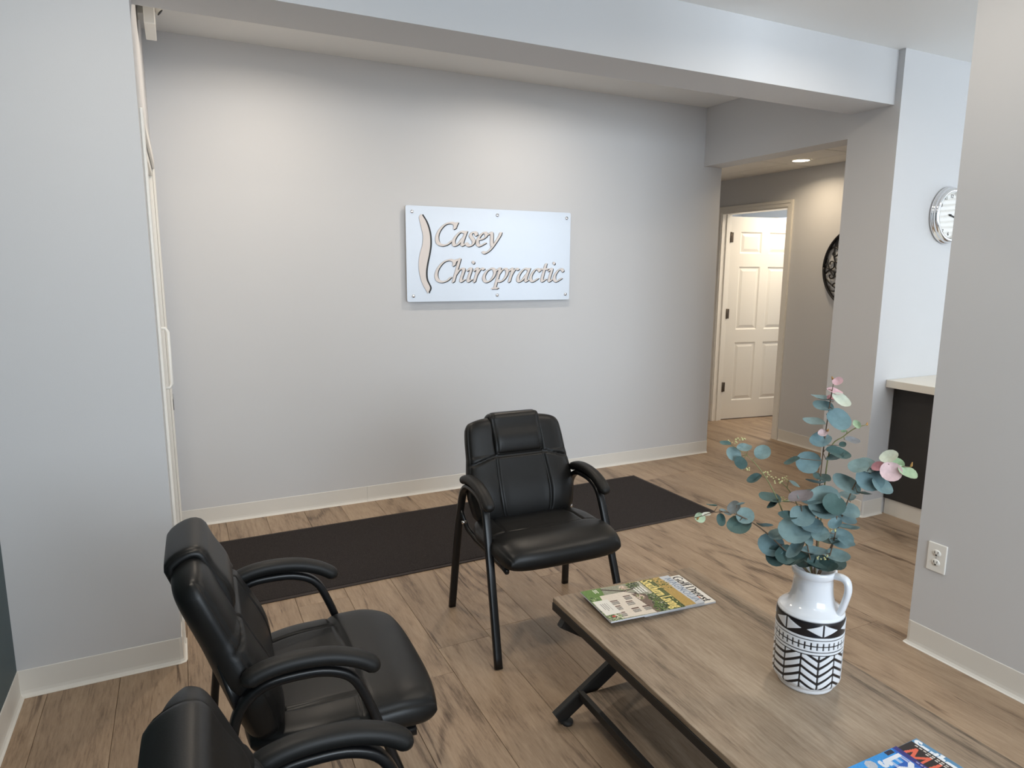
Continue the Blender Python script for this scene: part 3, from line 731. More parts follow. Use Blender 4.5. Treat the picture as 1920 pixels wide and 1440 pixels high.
for nm, a, ln, w in (('hour_hand', -14, .065, .004), ('minute_hand', -14, .092, .0028)):
    b = box(nm, -.014, ln, -.0010, 0, -w, w, M['slot'], ck); b.location = (0, -.0235 if nm[0] == 'h' else -.026, 0); b.rotation_euler = (0, math.radians(-a), 0)
b = tube('hand_hub', [(0, -.020, 0), (0, -.028, 0)], .006, None, M['slot'], ck, n=14)

# ------------------------------------------------------------------ round scroll medallion in the hall
md = thing('wall_medallion', 'round black scrollwork wall ornament in the hallway', 'wall decor', (XD, 3.635, 1.55))
M['iron'] = mat('black_iron', (.012, .011, .012), .5)
RM = .325
tube('rim', [(-.018, RM * math.cos(t), RM * math.sin(t)) for t in np.linspace(0, 2 * math.pi, 73)], .016, .010, M['iron'], md, axis=None, n=8)
random.seed(11)
def scroll(cy, cz, r, rot, turns, sgn):
    pts = []
    for t in np.linspace(0, 1, 22):
        a = rot + sgn * turns * 2 * math.pi * t; rr = r * (1 - .82 * t)
        pts.append((-.012, cy + rr * math.cos(a), cz + rr * math.sin(a)))
    return pts
for ring, cnt, rr in ((.265, 18, .052), (.185, 12, .055), (.10, 7, .05)):
    for k in range(cnt):
        a = 2 * math.pi * (k + .3) / cnt
        cy, cz = ring * math.cos(a), ring * math.sin(a)
        o = tube('scroll', scroll(cy, cz, rr, a + random.uniform(-.6, .6), 1.05, 1 if k % 2 else -1), .0062, .005, M['iron'], md, n=6)
for k in range(12):
    a = 2 * math.pi * k / 12
    tube('vine', [(-.012, (RM - .01) * r * math.cos(a + .35 * math.sin(r * 7)), (RM - .01) * r * math.sin(a + .35 * math.sin(r * 7))) for r in np.linspace(.08, 1, 16)], .0055, .005, M['iron'], md, n=6)
tube('hub', [(-.006, 0, 0), (-.02, 0, 0)], .03, None, M['iron'], md, n=16)

# ------------------------------------------------------------------ magazines
def stamp_text(img, text, x0, x1, yb, xh, nib, ang, slant, color, thin=.35):
    """img[row, col] with row 0 at the bottom; units metres via PPM"""
    Hh, Ww, _ = img.shape
    tot = sum(GL[c][0] for c in text); sx = (x1 - x0) / (tot * xh); pen = x0
    ca, sa = math.cos(math.radians(ang)), math.sin(math.radians(ang))
    for c in text:
        for s in strokes(c, 10):
            for a, b in zip(s[:-1], s[1:]):
                L_ = np.linalg.norm(b - a) * xh; n = max(2, int(L_ * PPM * 2.5))
                for t in np.linspace(0, 1, n):
                    p = a * (1 - t) + b * t; px = pen + (p[0] * sx * .88 + slant * p[1]) * xh; py = yb + p[1] * xh
                    for d in np.linspace(-1, 1, 7):
                        for d2 in ((0,) if thin < .2 else (-1, 0, 1)):
                            qx = int((px + nib * d * ca - nib * thin * d2 * sa) * PPM); qy = int((py + nib * d * sa + nib * thin * d2 * ca) * PPM)
                            if 0 <= qx < Ww and 0 <= qy < Hh: img[qy, qx] = color
        pen += GL[c][0] * xh * sx
def poly(img, pts, color, jitter=0):
    Hh, Ww, _ = img.shape; yy, xx = np.mgrid[0:Hh, 0:Ww]; X = (xx + .5) / PPM; Y = (yy + .5) / PPM; ins = np.zeros((Hh, Ww), bool)
    for (xa, ya), (xb, yb) in zip(pts, pts[1:] + pts[:1]):
        c = ((ya > Y) != (yb > Y)); ins ^= c & (X < (xb - xa) * (Y - ya) / ((yb - ya) or 1e-9) + xa)
    v = np.array(color, float)[None, :] + (rngn.normal(0, jitter, (int(ins.sum()), 1)) if jitter else 0)
    img[ins] = v
def blob(img, cx, cy, r, n, cols, size):
    Hh, Ww, _ = img.shape
    for _ in range(n):
        a = rngn.uniform(0, 2 * math.pi); d = r * math.sqrt(rngn.uniform(0, 1)); x = cx + d * math.cos(a); y = cy + .8 * d * math.sin(a); c = cols[rngn.integers(len(cols))]
        k = max(1, int(size * PPM * rngn.uniform(.5, 1.2))); ix, iy = int(x * PPM), int(y * PPM)
        img[max(0, iy - k):max(0, iy + k), max(0, ix - k):max(0, ix + k)] = c
PPM = 720.0
rngn = np.random.default_rng(5)
MW, MH = .208, .272
def blank(c, w=MW, h=MH):
    i = np.zeros((int(h * PPM), int(w * PPM), 3)); i[:] = c; return i
def cover_garden():
    im = blank((196, 190, 172))
    poly(im, [(0, 0), (MW, 0), (MW, .21), (0, .21)], (150, 150, 130), 14)
    poly(im, [(0, 0), (.10, 0), (.085, .055), (0, .075)], (96, 128, 52), 14)          # lawn
    poly(im, [(.05, .045), (.20, .02), (.205, .165), (.10, .19), (.05, .15)], (226, 214, 198), 5)   # house
    poly(im, [(.07, .15), (.205, .165), (.205, .185), (.085, .195)], (124, 104, 90), 8)
    for (a, b) in ((.085, .115), (.12, .105), (.165, .10), (.10, .06), (.135, .052), (.175, .045), (.165, .14)):
        poly(im, [(a, b), (a + .018, b - .002), (a + .018, b + .024), (a, b + .026)], (150, 142, 132), 22)
        poly(im, [(a - .009, b), (a - .003, b), (a - .003, b + .026), (a - .009, b + .026)], (96, 66, 56))
        poly(im, [(a + .008, b), (a + .010, b), (a + .010, b + .024), (a + .008, b + .024)], (215, 210, 200))
    for cx, cy, r in ((.02, .19, .03), (.19, .20, .035), (.165, .205, .03), (.12, .215, .03)): blob(im, cx, cy, r, 240, [(52, 70, 34), (84, 108, 50), (36, 44, 28), (120, 140, 70)], .0028)
    for cx, cy, r in ((.16, .012, .03), (.19, .03, .028), (.075, .02, .022), (.10, .03, .02)): blob(im, cx, cy, r, 200, [(70, 104, 40), (104, 140, 60), (40, 62, 28), (190, 200, 150)], .0026)
    for cx, cy, r in ((.03, .15, .02), (.10, .17, .018)): blob(im, cx, cy, r, 110, [(200, 168, 150), (230, 210, 190), (120, 130, 80)], .003)
    for seg in (((.012, .07), (.045, .135), .007), ((.045, .135), (.040, .20), .005), ((.045, .135), (.095, .19), .0045), ((.07, .162), (.062, .21), .003), ((.095, .19), (.15, .215), .003)):
        (xa, ya), (xb, yb), w = seg; d = np.array([-(yb - ya), xb - xa]); d = d / np.linalg.norm(d) * w / 2
        poly(im, [(xa + d[0], ya + d[1]), (xb + d[0], yb + d[1]), (xb - d[0], yb - d[1]), (xa - d[0], ya - d[1])], (66, 44, 34), 8)
    poly(im, [(0, .222), (MW, .222), (MW, MH), (0, MH)], (98, 106, 62), 16)
    blob(im, .17, .25, .05, 260, [(44, 62, 34), (70, 90, 48), (110, 120, 70)], .003)
    stamp_text(im, 'Southern Living', 0.004, MW - .004, .2275, .0250, .0019, 0, .0, (244, 222, 140), .45)
    for k in range(4): poly(im, [(.030 + .004 * k, .206 - .0105 * k), (.078, .206 - .0105 * k), (.078, .2125 - .0105 * k), (.030 + .004 * k, .2125 - .0105 * k)], (238, 234, 224), 26)
    for k in range(3): poly(im, [(.006, .052 - .006 * k), (.030 - .004 * (k % 2), .052 - .006 * k), (.030 - .004 * (k % 2), .0548 - .006 * k), (.006, .0548 - .006 * k)], (232, 234, 214), 22)
    poly(im, [(.078, .004), (.170, .004), (.170, .058), (.078, .058)], (232, 228, 218))
    for k in range(4): poly(im, [(.098, .020 + .007 * k), (.098 + .04 + .008 * (k % 2), .020 + .007 * k), (.098 + .04 + .008 * (k % 2), .0218 + .007 * k), (.098, .0218 + .007 * k)], (150, 146, 142))
    poly(im, [(.176, .02), (.186, .02), (.186, .03), (.176, .03)], (190, 72, 60))
    return im
def cover_magnolia():
    im = blank((206, 210, 216)); poly(im, [(0, 0), (MW, 0), (MW, .238), (0, .232)], (192, 160, 92), 12)
    blob(im, .05, .20, .05, 200, [(120, 120, 66), (84, 100, 52), (206, 176, 110)], .003)
    stamp_text(im, 'MAGNOLIA', .018, MW - .012, .244, .0150, .0011, 0, 0, (128, 146, 168), .3); return im
def cover_golf():
    im = blank((238, 234, 226)); stamp_text(im, 'Golf Digest', .010, MW - .010, .234, .0205, .0025, 0, .0, (24, 20, 20), .12)
    blob(im, .165, .232, .008, 40, [(232, 130, 90)], .002); return im
def cover_blue():
    im = blank((30, 96, 190)); poly(im, [(0, .258), (MW, .258), (MW, MH), (0, MH)], (48, 46, 124))
    poly(im, [(0, 0), (.05, 0), (.04, .24), (0, .255)], (44, 150, 226), 5)
    for k in range(16): poly(im, [(.052 + .0085 * k, .262), (.058 + .0085 * k, .262), (.058 + .0085 * k, .2665), (.052 + .0085 * k, .2665)], (166, 160, 196))
    poly(im, [(.001, .226), (.012, .226), (.012, .250), (.001, .250)], (20, 30, 60), 20)
    stamp_text(im, 'EX', .018, .080, .214, .0230, .0040, 0, .0, (236, 238, 244), .8); stamp_text(im, 'S', .018, .038, .188, .0140, .0032, 0, .0, (230, 234, 242), .8)
    a = np.linspace(0, 2 * math.pi, 24, endpoint=False)
    poly(im, [(.016 + .013 * math.cos(t), .166 + .013 * math.sin(t)) for t in a], (184, 190, 200), 6)
    poly(im, [(.066 + .020 * math.cos(t), .190 + .022 * math.sin(t)) for t in a], (34, 26, 40)); poly(im, [(.070 + .010 * math.cos(t), .185 + .014 * math.sin(t)) for t in a], (206, 160, 140)); return im
def cover_mke():
    im = blank((40, 32, 32)); stamp_text(im, 'MKE', .012, .150, .216, .0240, .0024, 0, .12, (226, 104, 78), .7)
    for r in range(2):
        for k in range(18): poly(im, [(.012 + .010 * k + .03 * r, .262 - .007 * r), (.019 + .010 * k + .03 * r, .262 - .007 * r), (.019 + .010 * k + .03 * r, .2665 - .007 * r), (.012 + .010 * k + .03 * r, .2665 - .007 * r)], (206, 200, 192), 12)
    return im
def cover_sky():
    im = blank((96, 150, 190)); poly(im, [(0, .262), (MW, .262), (MW, MH), (0, MH)], (92, 140, 176))
    stamp_text(im, 'Southern Living', .004, .204, .243, .0145, .0026, 0, .0, (236, 240, 244), .6); return im

def magazine(name, label, img, corner, ang, z0, th=.0055, warp=0.0):
    """corner = lower-left of the cover seen upright; cover 'up' is +x turned by ang, cover 'right' is -y"""
    t = thing(name, label, 'magazine', (corner[0], corner[1], z0), math.radians(-90 + ang), 'magazines on the coffee table')
    Hn, Wn, _ = img.shape; me = bpy.data.meshes.new('cover')
    xs = np.linspace(0, MW, Wn + 1); ys = np.linspace(0, MH, Hn + 1)
    X, Y = np.meshgrid(xs, ys); Z = np.full_like(X, th) + warp * np.maximum(0, .03 - Y) * np.maximum(0, X - .05) * 30 * 0
    V = np.stack([X, Y, Z], -1).reshape(-1, 3)
    i = np.arange(Hn)[:, None] * (Wn + 1) + np.arange(Wn)[None, :]
    Fq = np.stack([i, i + 1, i + Wn + 2, i + Wn + 1], -1).reshape(-1, 4)
    me.vertices.add(len(V)); me.vertices.foreach_set('co', V.ravel()); me.loops.add(Fq.size); me.loops.foreach_set('vertex_index', Fq.ravel().astype(np.int32))
    me.polygons.add(len(Fq)); me.polygons.foreach_set('loop_start', np.arange(0, Fq.size, 4, dtype=np.int32)); me.polygons.foreach_set('loop_total', np.full(len(Fq), 4, np.int32)); me.update(calc_edges=True)
    ca = me.color_attributes.new('Col', 'FLOAT_COLOR', 'CORNER'); col_ = np.ones((len(Fq), 4, 4), np.float32); col_[:, :, :3] = s2l(np.clip(img, 0, 255)).reshape(-1, 1, 3); ca.data.foreach_set('color', col_.ravel())
    meshobj('cover', me, M['print'], t)
    box('pages', .0005, MW - .001, .001, MH - .001, .0006, th - .0006, M['paper'], t)
    box('back_cover', 0, MW, 0, MH, 0, .0005, M['paper'], t)
    tube('spine', [(.0012, 0, th / 2), (.0012, MH, th / 2)], .0016, th / 2 - .0002, M['paper'], t, axis=(1, 0, 0), n=8)
    return t
z = TZ + .0006
magazine('magazine', 'magazine with a thick black title on a white cover, bottom of the far stack', cover_golf(), (1.268, 1.800), -5, z); z += .0062
magazine('magazine', 'magazine with a thin grey-blue title, middle of the far stack', cover_magnolia(), (1.219, 1.799), -4.5, z, .007); z += .0077
magazine('magazine', 'magazine with a white house and garden cover, top of the far stack', cover_garden(), (1.137, 1.795), -5, z, .005)
z = TZ + .0006
magazine('magazine', 'magazine with a pale blue sky cover, bottom of the near stack', cover_sky(), (1.205, .856), 0.5, z, .005); z += .0057
magazine('magazine', 'magazine with orange capitals on a black cover, middle of the near stack', cover_mke(), (1.178, .853), 0, z, .005); z += .0057
magazine('magazine', 'magazine with a bright blue cover, top of the near stack', cover_blue(), (1.122, .855), -.5, z, .005)
# ------------------------------------------------------------------ patterned jug
VB = (1.4378, 1.1412, TZ)
view = math.atan2(-VB[1], -VB[0])           # direction from the jug towards the seating side
vs = thing('jug_vase', 'white ceramic jug vase with black geometric bands, standing on the coffee table', 'vase', (VB[0], VB[1], TZ + .0003), view)
M['ceramic'] = mat('white_glaze', s2l((236, 238, 242)), .12, spec=.6, coat=.4)
M['glazepat'] = colattr('patterned_glaze', .30, .5)
VR = .0845
def pattern(th, h):
    """1 = white raised, 0 = black sunk; th angle from the facing side, h height above the table"""
    s = th * VR
    if h > .206 or h < .022: return 1.0
    if h > .166:                                            # black band with split diamonds
        p = .094; a = ((s + .012) % p) - p / 2; y = (h - .186) / .0165
        if abs(a) < .0022: return 0.0
        return 1.0 if abs(y) < 1 - abs(a) / (p * .43) else 0.0
    if h > .160: return 1.0
    if h > .1575: return 0.0
    if h > .128:                                            # zipper
        y = h - .1425
        if abs(y) < .0016: return 0.0
        a = (s % .0150) - .0075
        return 0.0 if abs(a) < .0019 and abs(y) < .0098 else 1.0
    if h > .1255: return 0.0
    if h > .1195: return 1.0
    if h > .117: return 0.0
    p = .043; k = math.floor((s + .014) / p); a = (s + .014) - k * p   # herringbone
    if a < .0022 or a > p - .0022: return 0.0
    half = a / p
    up = (k % 2 == 0)
    yy = h - (.0 if k == -2 else .60 * a if not up else .60 * (p - a)) + .05
    return 0.0 if (yy % .0212) < .0080 else 1.0
def vprof(h):
    return float(np.interp(h, [0, .004, .014, .020, .030, .20, .208, .214], [.067, .0705, .0725, .080, VR, VR, .0825, .077]))
NT, NH = 420, 210
hs = np.concatenate([np.linspace(.0, .021, 8), np.linspace(.0225, .206, NH), [.209, .212, .2145]])
V = []; F = []; COL = []
for h in hs:
    for k in range(NT):
        th = -math.pi + 2 * math.pi * k / NT; w = np.mean([pattern(th + a_ * .0050, h + b_ * .0003) for a_ in (-1, 0, 1) for b_ in (-1, 0, 1)]) if .02 < h < .207 else 1.0; r = vprof(h) - .0012 * (1 - w)
        V.append((r * math.cos(th), r * math.sin(th), h)); COL.append(w)
for i in range(len(hs) - 1):
    for k in range(NT): F.append((i * NT + k, i * NT + (k + 1) % NT, (i + 1) * NT + (k + 1) % NT, (i + 1) * NT + k))
F.append(tuple(reversed(range(NT))))
bd = pyd('body', V, F, M['glazepat'], vs, True)
ca = bd.data.color_attributes.new('Col', 'FLOAT_COLOR', 'POINT'); wh = s2l((236, 238, 242)); bk = s2l((30, 27, 30))
buf = np.ones((len(V), 4), np.float32); buf[:, :3] = bk + (wh - bk) * np.array(COL)[:, None]; ca.data.foreach_set('color', buf.ravel())
HS = 1.06
neck = [(.0805, .2142), (.074, .2185), (.064, .224), (.0575, .232), (.053, .245), (.0495, .260), (.0475, .275), (.0468, .284), (.0485, .287), (.0515, .290), (.0528, .296), (.0522, .302), (.049, .305), (.0455, .302), (.0440, .290), (.0440, .26), (.050, .236), (.06, .222), (.06, .2)]
lathe('neck', [(r if z < .216 else r * (1 + 1.4 * max(0, z - .24)), .2142 + (z - .2142) * 1.20 if z > .2142 else z) for r, z in [(r * .965, z) for r, z in neck]], 64, M['ceramic'], vs)
hr = math.radians(70)                       # handle to the right when seen from the facing side
hv = Vector((math.cos(hr), math.sin(hr), 0))
hp = catmull([hv * .050 + Vector((0, 0, .313)), hv * .070 + Vector((0, 0, .314)), hv * .083 + Vector((0, 0, .306)), hv * .087 + Vector((0, 0, .282)), hv * .081 + Vector((0, 0, .250)), hv * .074 + Vector((0, 0, .224)), hv * .064 + Vector((0, 0, .212))], 6)
tube('handle', hp, [.013] * len(hp), [.0085] * len(hp), M['ceramic'], vs, axis=(-hv.y, hv.x, 0), n=14, square=.1)

# ------------------------------------------------------------------ eucalyptus sprays
FW = Vector((VB[0], VB[1], 0)).normalized(); RT = Vector((FW.y, -FW.x, 0)); SEATS = (-FW * .866 + Vector((0, 0, .5))).normalized()
def W(across, behind, up): return Vector(VB) + RT * across + FW * behind + Vector((0, 0, up))
def leaf_mat(name, a, b, rough=.6):
    m = mat(name, s2l(a), rough, spec=.3); oi = N(m, 'ShaderNodeObjectInfo'); mx = N(m, 'ShaderNodeMix', data_type='RGBA')
    mx.inputs[6].default_value = (*s2l(a), 1); mx.inputs[7].default_value = (*s2l(b), 1); L(m, oi.outputs['Random'], mx.inputs[0])
    tc = N(m, 'ShaderNodeTexCoord'); nz = N(m, 'ShaderNodeTexNoise'); nz.inputs['Scale'].default_value = 2.2; L(m, tc.outputs['Object'], nz.inputs['Vector'])
    hs_ = N(m, 'ShaderNodeHueSaturation'); ma = N(m, 'ShaderNodeMath', operation='MULTIPLY_ADD'); ma.inputs[1].default_value = .5; ma.inputs[2].default_value = .75; L(m, nz.outputs['Fac'], ma.inputs[0]); L(m, ma.outputs[0], hs_.inputs['Value'])
    L(m, mx.outputs[2], hs_.inputs['Color']); L(m, hs_.outputs[0], BS(m).inputs['Base Color'])
    BS(m).inputs['Subsurface Weight'].default_value = 0; return m
LM = {'b': leaf_mat('leaf_blue_green', (110, 138, 144), (128, 150, 148)), 'd': leaf_mat('leaf_deep_green', (58, 80, 80), (80, 106, 102)), 'p': leaf_mat('leaf_pale_pink', (206, 214, 196), (220, 178, 186)), 'm': leaf_mat('leaf_mauve', (140, 132, 136), (122, 134, 132)), 'g': leaf_mat('leaf_pale_green', (150, 176, 138), (186, 204, 176)), 'k': leaf_mat('leaf_pink', (196, 134, 150), (214, 164, 168))}
M['stem'] = mat('stem_brown', s2l((112, 92, 74)), .6); M['gstem'] = mat('stem_green', s2l((136, 136, 92)), .6); M['bud'] = mat('bud_cream', s2l((206, 200, 146)), .5); M['tip'] = mat('tip_ochre', s2l((184, 138, 78)), .6)
def leaf_mesh(kind):
    V = [(0, 0, 0)]; F = []; n = 16; rings = (.5, 1.0)
    for r in rings:
        for k in range(n):
            a = 2 * math.pi * k / n; x = math.cos(a); y = math.sin(a)
            wx = (.96 if kind == 0 else .62 if kind == 1 else 1.02); notch = (1 - .16 * max(0, -y) ** 12) if kind == 2 else 1
            V.append((r * x * wx * notch, r * y * notch + 1.0 * 0, .22 * abs(r * x) ** 1.4 + .16 * (r * y) ** 2 - .06 * r * math.sin(3 * a)))
    for k in range(n):
        F.append((0, 1 + k, 1 + (k + 1) % n)); F.append((1 + k, 1 + n + k, 1 + n + (k + 1) % n, 1 + (k + 1) % n))
    me = bpy.data.meshes.new('leaf'); me.from_pydata([(v[0], v[1] + 1, v[2]) for v in V], [], F); me.update()
    for p in me.polygons: p.use_smooth = True
    return me
LMESH = {(k, c): None for k in range(3) for c in LM}
def get_leaf(k, c):
    if LMESH[(k, c)] is None:
        me = leaf_mesh(k); me.materials.append(LM[c]); LMESH[(k, c)] = me
    return LMESH[(k, c)]
rl = random.Random(21)
# per spray: stem points, then leaves (across, behind, up, radius, tint, form), metres from the jug base
STEMS = [
 ('tall centre spray of eucalyptus rising highest from the jug', 'stem', [(0.0071, -0.0, 0.2576), (0.0009, -0.0, 0.3873), (-0.0035, -0.005, 0.5161), (-0.0025, -0.0, 0.6273), (0.0014, 0.005, 0.7187), (0.0053, -0.0, 0.7803), (0.0089, -0.005, 0.8171)],
  [(0.0171, -0.0215, 0.8142, 0.0122, 'p', 0), (0.0025, -0.0035, 0.8176, 0.0055, 't', 1), (0.0114, -0.0004, 0.7845, 0.0161, 'p', 1), (-0.0149, -0.0058, 0.7645, 0.0247, 'b', 1), (0.0276, -0.0149, 0.7669, 0.0209, 'p', 1), (0.0047, 0.0049, 0.7674, 0.0124, 'k', 1), (-0.0115, 0.0104, 0.7438, 0.0212, 'b', 1), (-0.0294, 0.0002, 0.7012, 0.0262, 'b', 0), (0.0248, 0.0, 0.7147, 0.0287, 'b', 0), (-0.0122, -0.014, 0.659, 0.0299, 'b', 1), (0.0057, -0.0169, 0.6872, 0.0074, 't', 1), (0.0313, -0.0097, 0.6308, 0.025, 'd', 1), (0.0269, -0.0023, 0.618, 0.0214, 'b', 1), (-0.0072, -0.0197, 0.6803, 0.0149, 'p', 1), (-0.0345, 0.0047, 0.594, 0.0292, 'b', 2), (-0.0714, -0.0155, 0.5988, 0.0176, 'd', 1), (-0.0139, -0.0191, 0.5514, 0.0277, 'b', 1), (-0.0011, -0.0256, 0.565, 0.0288, 'd', 1), (0.0405, 0.0115, 0.6507, 0.0082, 'd', 0)]),
 ('eucalyptus spray with pink-tinged leaves reaching right towards the desk', 'stem', [(0.0238, -0.0002, 0.2613), (0.0405, -0.0004, 0.4076), (0.0601, -0.011, 0.5029), (0.0785, -0.0167, 0.5689), (0.1094, -0.0233, 0.5992), (0.1481, -0.0261, 0.6183), (0.1869, -0.0296, 0.6232)],
  [(0.1425, -0.0225, 0.639, 0.0199, 'p', 2), (0.1605, -0.0193, 0.624, 0.015, 'g', 0), (0.1209, -0.0251, 0.6132, 0.015, 'k', 0), (0.1467, -0.0468, 0.6096, 0.0235, 'p', 0), (0.18, -0.0398, 0.6099, 0.0224, 'g', 0), (0.1897, -0.035, 0.6308, 0.0075, 't', 1), (0.0784, -0.0348, 0.6101, 0.0223, 'b', 0), (0.0962, -0.0122, 0.6089, 0.0226, 'b', 0), (0.1054, -0.0326, 0.5821, 0.0299, 'b', 2), (0.1305, -0.0415, 0.5692, 0.0249, 'b', 0), (0.055, -0.01, 0.5538, 0.0304, 'b', 1), (0.0973, -0.0354, 0.5433, 0.0163, 'd', 1), (0.061, -0.0015, 0.5187, 0.0256, 'b', 1), (0.0611, -0.0176, 0.4897, 0.0293, 'b', 2), (0.063, -0.0143, 0.4658, 0.0231, 'b', 0)]),
 ('thin eucalyptus spray with round leaves leaning to the upper left', 'gstem', [(-0.0041, -0.0, 0.2551), (-0.0526, -0.0108, 0.3814), (-0.0931, -0.0224, 0.4821), (-0.1254, -0.0293, 0.5433), (-0.1563, -0.0368, 0.5857), (-0.1808, -0.0391, 0.6085)],
  [(-0.2334, -0.0556, 0.6365, 0.0123, 'd', 1), (-0.2132, -0.0482, 0.608, 0.0204, 'b', 0), (-0.186, -0.0553, 0.6295, 0.0184, 'b', 0), (-0.1934, -0.0612, 0.591, 0.0173, 'd', 0), (-0.1435, -0.0282, 0.6168, 0.0199, 'b', 0), (-0.1577, -0.0459, 0.5492, 0.0175, 'd', 1), (-0.1195, -0.0194, 0.4931, 0.0267, 'd', 0), (-0.1064, -0.0381, 0.485, 0.0189, 'd', 1)]),
 ('drooping eucalyptus spray stretching far left over the magazines', 'stem', [(-0.0096, -0.01, 0.2584), (-0.0732, -0.0315, 0.3659), (-0.1213, -0.0441, 0.4105), (-0.1686, -0.058, 0.4427), (-0.2096, -0.0674, 0.4572), (-0.2499, -0.0777, 0.454), (-0.2848, -0.083, 0.4382)],
  [(-0.2852, -0.072, 0.4311, 0.0139, 'g', 0), (-0.2945, -0.0761, 0.4223, 0.0063, 't', 1), (-0.2561, -0.0749, 0.4703, 0.0125, 'd', 1), (-0.2679, -0.0763, 0.444, 0.0113, 'p', 1), (-0.2221, -0.0712, 0.4551, 0.0138, 'm', 1), (-0.2002, -0.0635, 0.4704, 0.0176, 'm', 0), (-0.1846, -0.0825, 0.4868, 0.0161, 'b', 1), (-0.1853, -0.0655, 0.423, 0.0303, 'd', 0), (-0.1742, -0.0524, 0.4477, 0.0228, 'b', 0), (-0.124, -0.0595, 0.4303, 0.0265, 'b', 1), (-0.2313, -0.0657, 0.4321, 0.0152, 'd', 1), (-0.1074, -0.025, 0.3687, 0.0324, 'b', 0), (-0.0703, -0.0394, 0.3487, 0.0336, 'd', 1), (-0.0902, -0.0418, 0.3392, 0.0259, 'd', 0)]),
 ('short leafy eucalyptus spray filling the jug mouth at front', 'stem', [(0.0066, -0.02, 0.273), (-0.0095, -0.04, 0.3494), (-0.0249, -0.0502, 0.4141), (-0.0371, -0.0504, 0.4687), (-0.042, -0.0505, 0.4993)],
  [(-0.0371, -0.057, 0.4735, 0.0275, 'b', 2), (-0.0533, -0.0597, 0.4301, 0.0378, 'b', 0), (-0.0878, -0.0403, 0.4054, 0.0256, 'b', 0), (-0.0217, -0.059, 0.4129, 0.019, 'b', 1), (-0.0441, -0.0716, 0.387, 0.0265, 'b', 1), (-0.072, -0.0703, 0.4696, 0.0224, 'd', 1), (0.0127, -0.0376, 0.3465, 0.0285, 'd', 1), (-0.021, -0.0284, 0.3326, 0.0261, 'd', 0), (-0.0032, -0.0451, 0.3782, 0.0256, 'b', 1), (-0.0476, -0.0459, 0.3377, 0.0271, 'd', 1), (-0.0432, -0.0538, 0.5188, 0.0286, 'm', 0), (-0.0136, -0.0466, 0.4463, 0.0253, 'b', 0), (0.0293, -0.0547, 0.3467, 0.0257, 'd', 1), (0.0063, -0.0413, 0.3301, 0.0285, 'd', 1)]),
 ('short bluish eucalyptus spray leaning right above the jug handle', 'stem', [(0.0231, -0.0201, 0.2766), (0.0285, -0.0302, 0.353), (0.0396, -0.0404, 0.4223), (0.0411, -0.0405, 0.4723), (0.0325, -0.0403, 0.514)],
  [(0.0113, -0.0431, 0.5116, 0.0388, 'b', 2), (-0.0188, -0.0409, 0.5155, 0.0326, 'b', 0), (0.0301, -0.0561, 0.5126, 0.0274, 'd', 0), (0.0068, -0.0562, 0.4321, 0.0208, 'b', 0), (0.0365, -0.0505, 0.4627, 0.0176, 'b', 1), (0.0548, -0.0313, 0.4186, 0.0269, 'b', 0), (0.0298, -0.0505, 0.4105, 0.0279, 'd', 1), (0.0499, -0.0324, 0.3721, 0.0258, 'b', 1), (0.0565, -0.0425, 0.3422, 0.0142, 'b', 1), (0.0661, -0.0597, 0.422, 0.0189, 'b', 1), (0.0135, -0.0598, 0.4866, 0.0287, 'd', 1), (0.0452, -0.0249, 0.3478, 0.026, 'd', 0), (0.0692, -0.0369, 0.4512, 0.0216, 'b', 1)]),
 ('bare eucalyptus twig with cream buds left of the centre spray', 'gstem', [(-0.0013, 0.01, 0.2512), (-0.0249, 0.0198, 0.375), (-0.0484, 0.0194, 0.4628), (-0.0748, 0.0185, 0.5109), (-0.1057, 0.017, 0.5393)],
  [(-0.0653, 0.0096, 0.5311, 0.0154, 'b', 1), (-0.0842, 0.0193, 0.4779, 0.013, 'g', 1)]),
 ('small side twig of eucalyptus angled to the upper right', 'gstem', [(0.0146, 0.0149, 0.2658), (0.0067, 0.015, 0.486), (0.0122, 0.01, 0.6328), (0.0413, 0.0045, 0.6743), (0.0656, -0.0012, 0.6994), (0.0881, -0.0021, 0.7097)],
  [(0.0676, -0.0003, 0.7072, 0.0112, 'g', 1), (0.0901, 0.0064, 0.7082, 0.0063, 't', 1), (0.061, 0.0146, 0.6621, 0.0152, 'm', 1), (0.0402, -0.0036, 0.6881, 0.0062, 'g', 1)]),
]
def bez(p): return catmull([tuple(q) for q in p], 5)
bush = thing('eucalyptus_arrangement', 'bunch of faux eucalyptus sprays with blue-green round leaves, standing in the jug', 'plant', (VB[0], VB[1], TZ + .292))
SPR = []
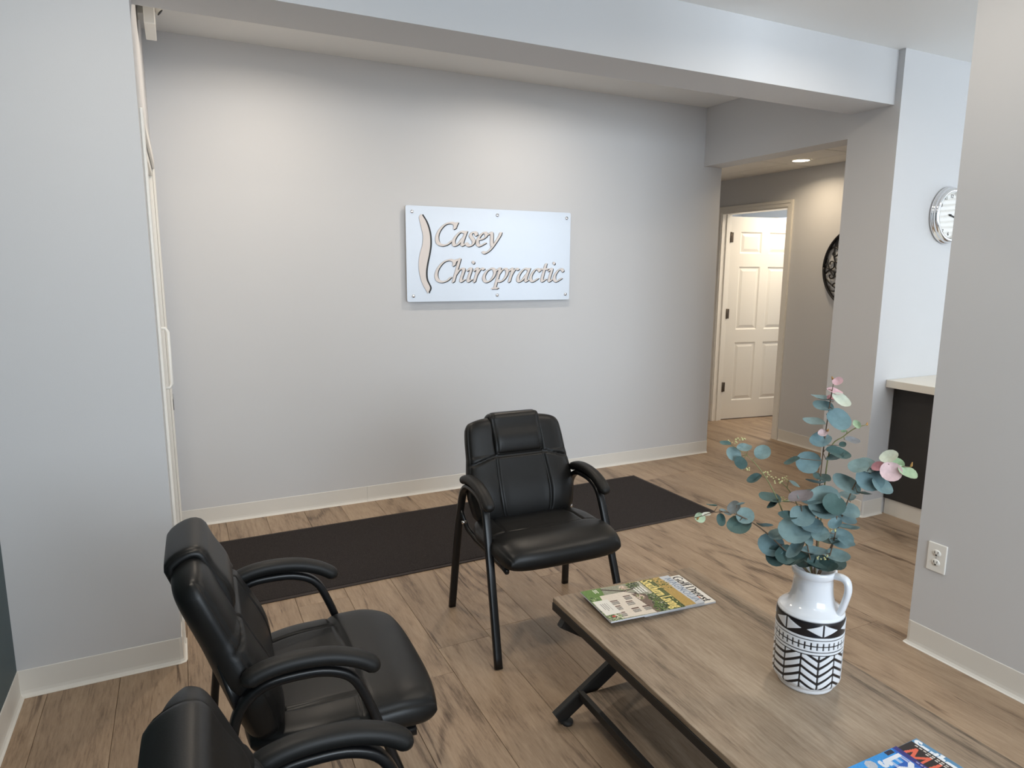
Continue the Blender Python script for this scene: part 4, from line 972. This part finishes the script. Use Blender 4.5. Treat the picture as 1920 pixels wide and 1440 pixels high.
for label, sm, path, leaves in STEMS:
    P = [W(*q) for q in path]
    P[0] = Vector((VB[0] + (P[0].x - VB[0]) * .35, VB[1] + (P[0].y - VB[1]) * .35, TZ + .292)); 
    # let the stem pass through the mouth of the jug
    mouth = Vector((VB[0], VB[1], TZ + .320)); k = .45; Q = P[1]; mo = mouth + (Vector((Q.x, Q.y, 0)) - Vector((mouth.x, mouth.y, 0))) * k
    dv = Vector((mo.x - mouth.x, mo.y - mouth.y, 0)); dv = dv * min(1, .030 / max(dv.length, 1e-6)); mo = mouth + dv
    path3 = [P[0], mo] + [q for q in P[1:] if q.z > mo.z + .012]
    cv = [Vector(tuple(c)) for c in bez(path3)]
    rad = list(np.linspace(.0026, .0010, len(cv)))
    P[0] = bush.location.copy(); root = tube('spray', [c - P[0] for c in cv], rad, rad, M[sm], bush, n=6); root['label'] = label; SPR.append(root)
    for (la, lb, lu, rad_, c, kind) in leaves:
        ctr = W(la, lb, max(lu, .332 + .6 * rad_)); rad_ *= 1.07
        near = min(cv, key=lambda q: (q - ctr).length)
        if c == 't':
            o = tube('tip', [near - P[0], (near * .4 + ctr * .6) - P[0], ctr + Vector((0, 0, .006)) - P[0]], [.0012, .003, .001], [.0012, .003, .001], M['tip'], root, n=6); continue
        up = (ctr - near); up = up.normalized() if up.length > .004 else Vector((rl.uniform(-1, 1), rl.uniform(-1, 1), .6)).normalized()
        tocam = SEATS
        nrm = (tocam * (1.0 if kind != 1 else .42) + Vector((0, 0, .55 if kind != 1 else .95)) + Vector((rl.uniform(-.65, .65), rl.uniform(-.65, .65), rl.uniform(-.3, .3)))).normalized()
        up = (up - nrm * up.dot(nrm)); up = up.normalized() if up.length > .05 else nrm.orthogonal().normalized()
        xx = up.cross(nrm).normalized(); mk = {0: 0, 1: 0, 2: 2}[kind]
        if kind == 1 and r < 26: mk = 1
        o = bpy.data.objects.new('leaf', get_leaf(mk, c)); lk(o, root)
        sc = rad_ * (1.0 if kind != 1 else 1.12)
        m4 = Matrix((xx * sc, up * sc, nrm * sc)).transposed().to_4x4(); m4.translation = ctr - up * sc - P[0]
        o.matrix_local = m4
        base = ctr - up * sc
        if (base - near).length > .006: tube('petiole', [near - P[0], base - P[0]], .0009, None, M[sm], root, n=5)
# bud clusters on three sprays
for root, spots in ((SPR[2], [(-0.1837, -0.0374, 0.5758), (-0.2177, -0.0412, 0.6395), (-0.1027, -0.0309, 0.5502), (-0.1976, -0.0388, 0.6444)]), (SPR[6], [(-0.1297, 0.0155, 0.5494), (-0.0913, 0.0178, 0.5412), (-0.0847, 0.0181, 0.4868)]), (SPR[5], [(0.0375, -0.0504, 0.4504), (0.0166, -0.0501, 0.3714)])):
    for q in spots:
        bm = bmesh.new()
        for _ in range(9):
            c = W(q[0] + rl.uniform(-.012, .012), q[1] + rl.uniform(-.006, .006), q[2] + rl.uniform(-.008, .008)) - bush.location
            bmesh.ops.create_icosphere(bm, subdivisions=1, radius=rl.uniform(.0018, .0032), matrix=Matrix.Translation(c))
        bmobj('bud_cluster', bm, M['bud'], root, True)
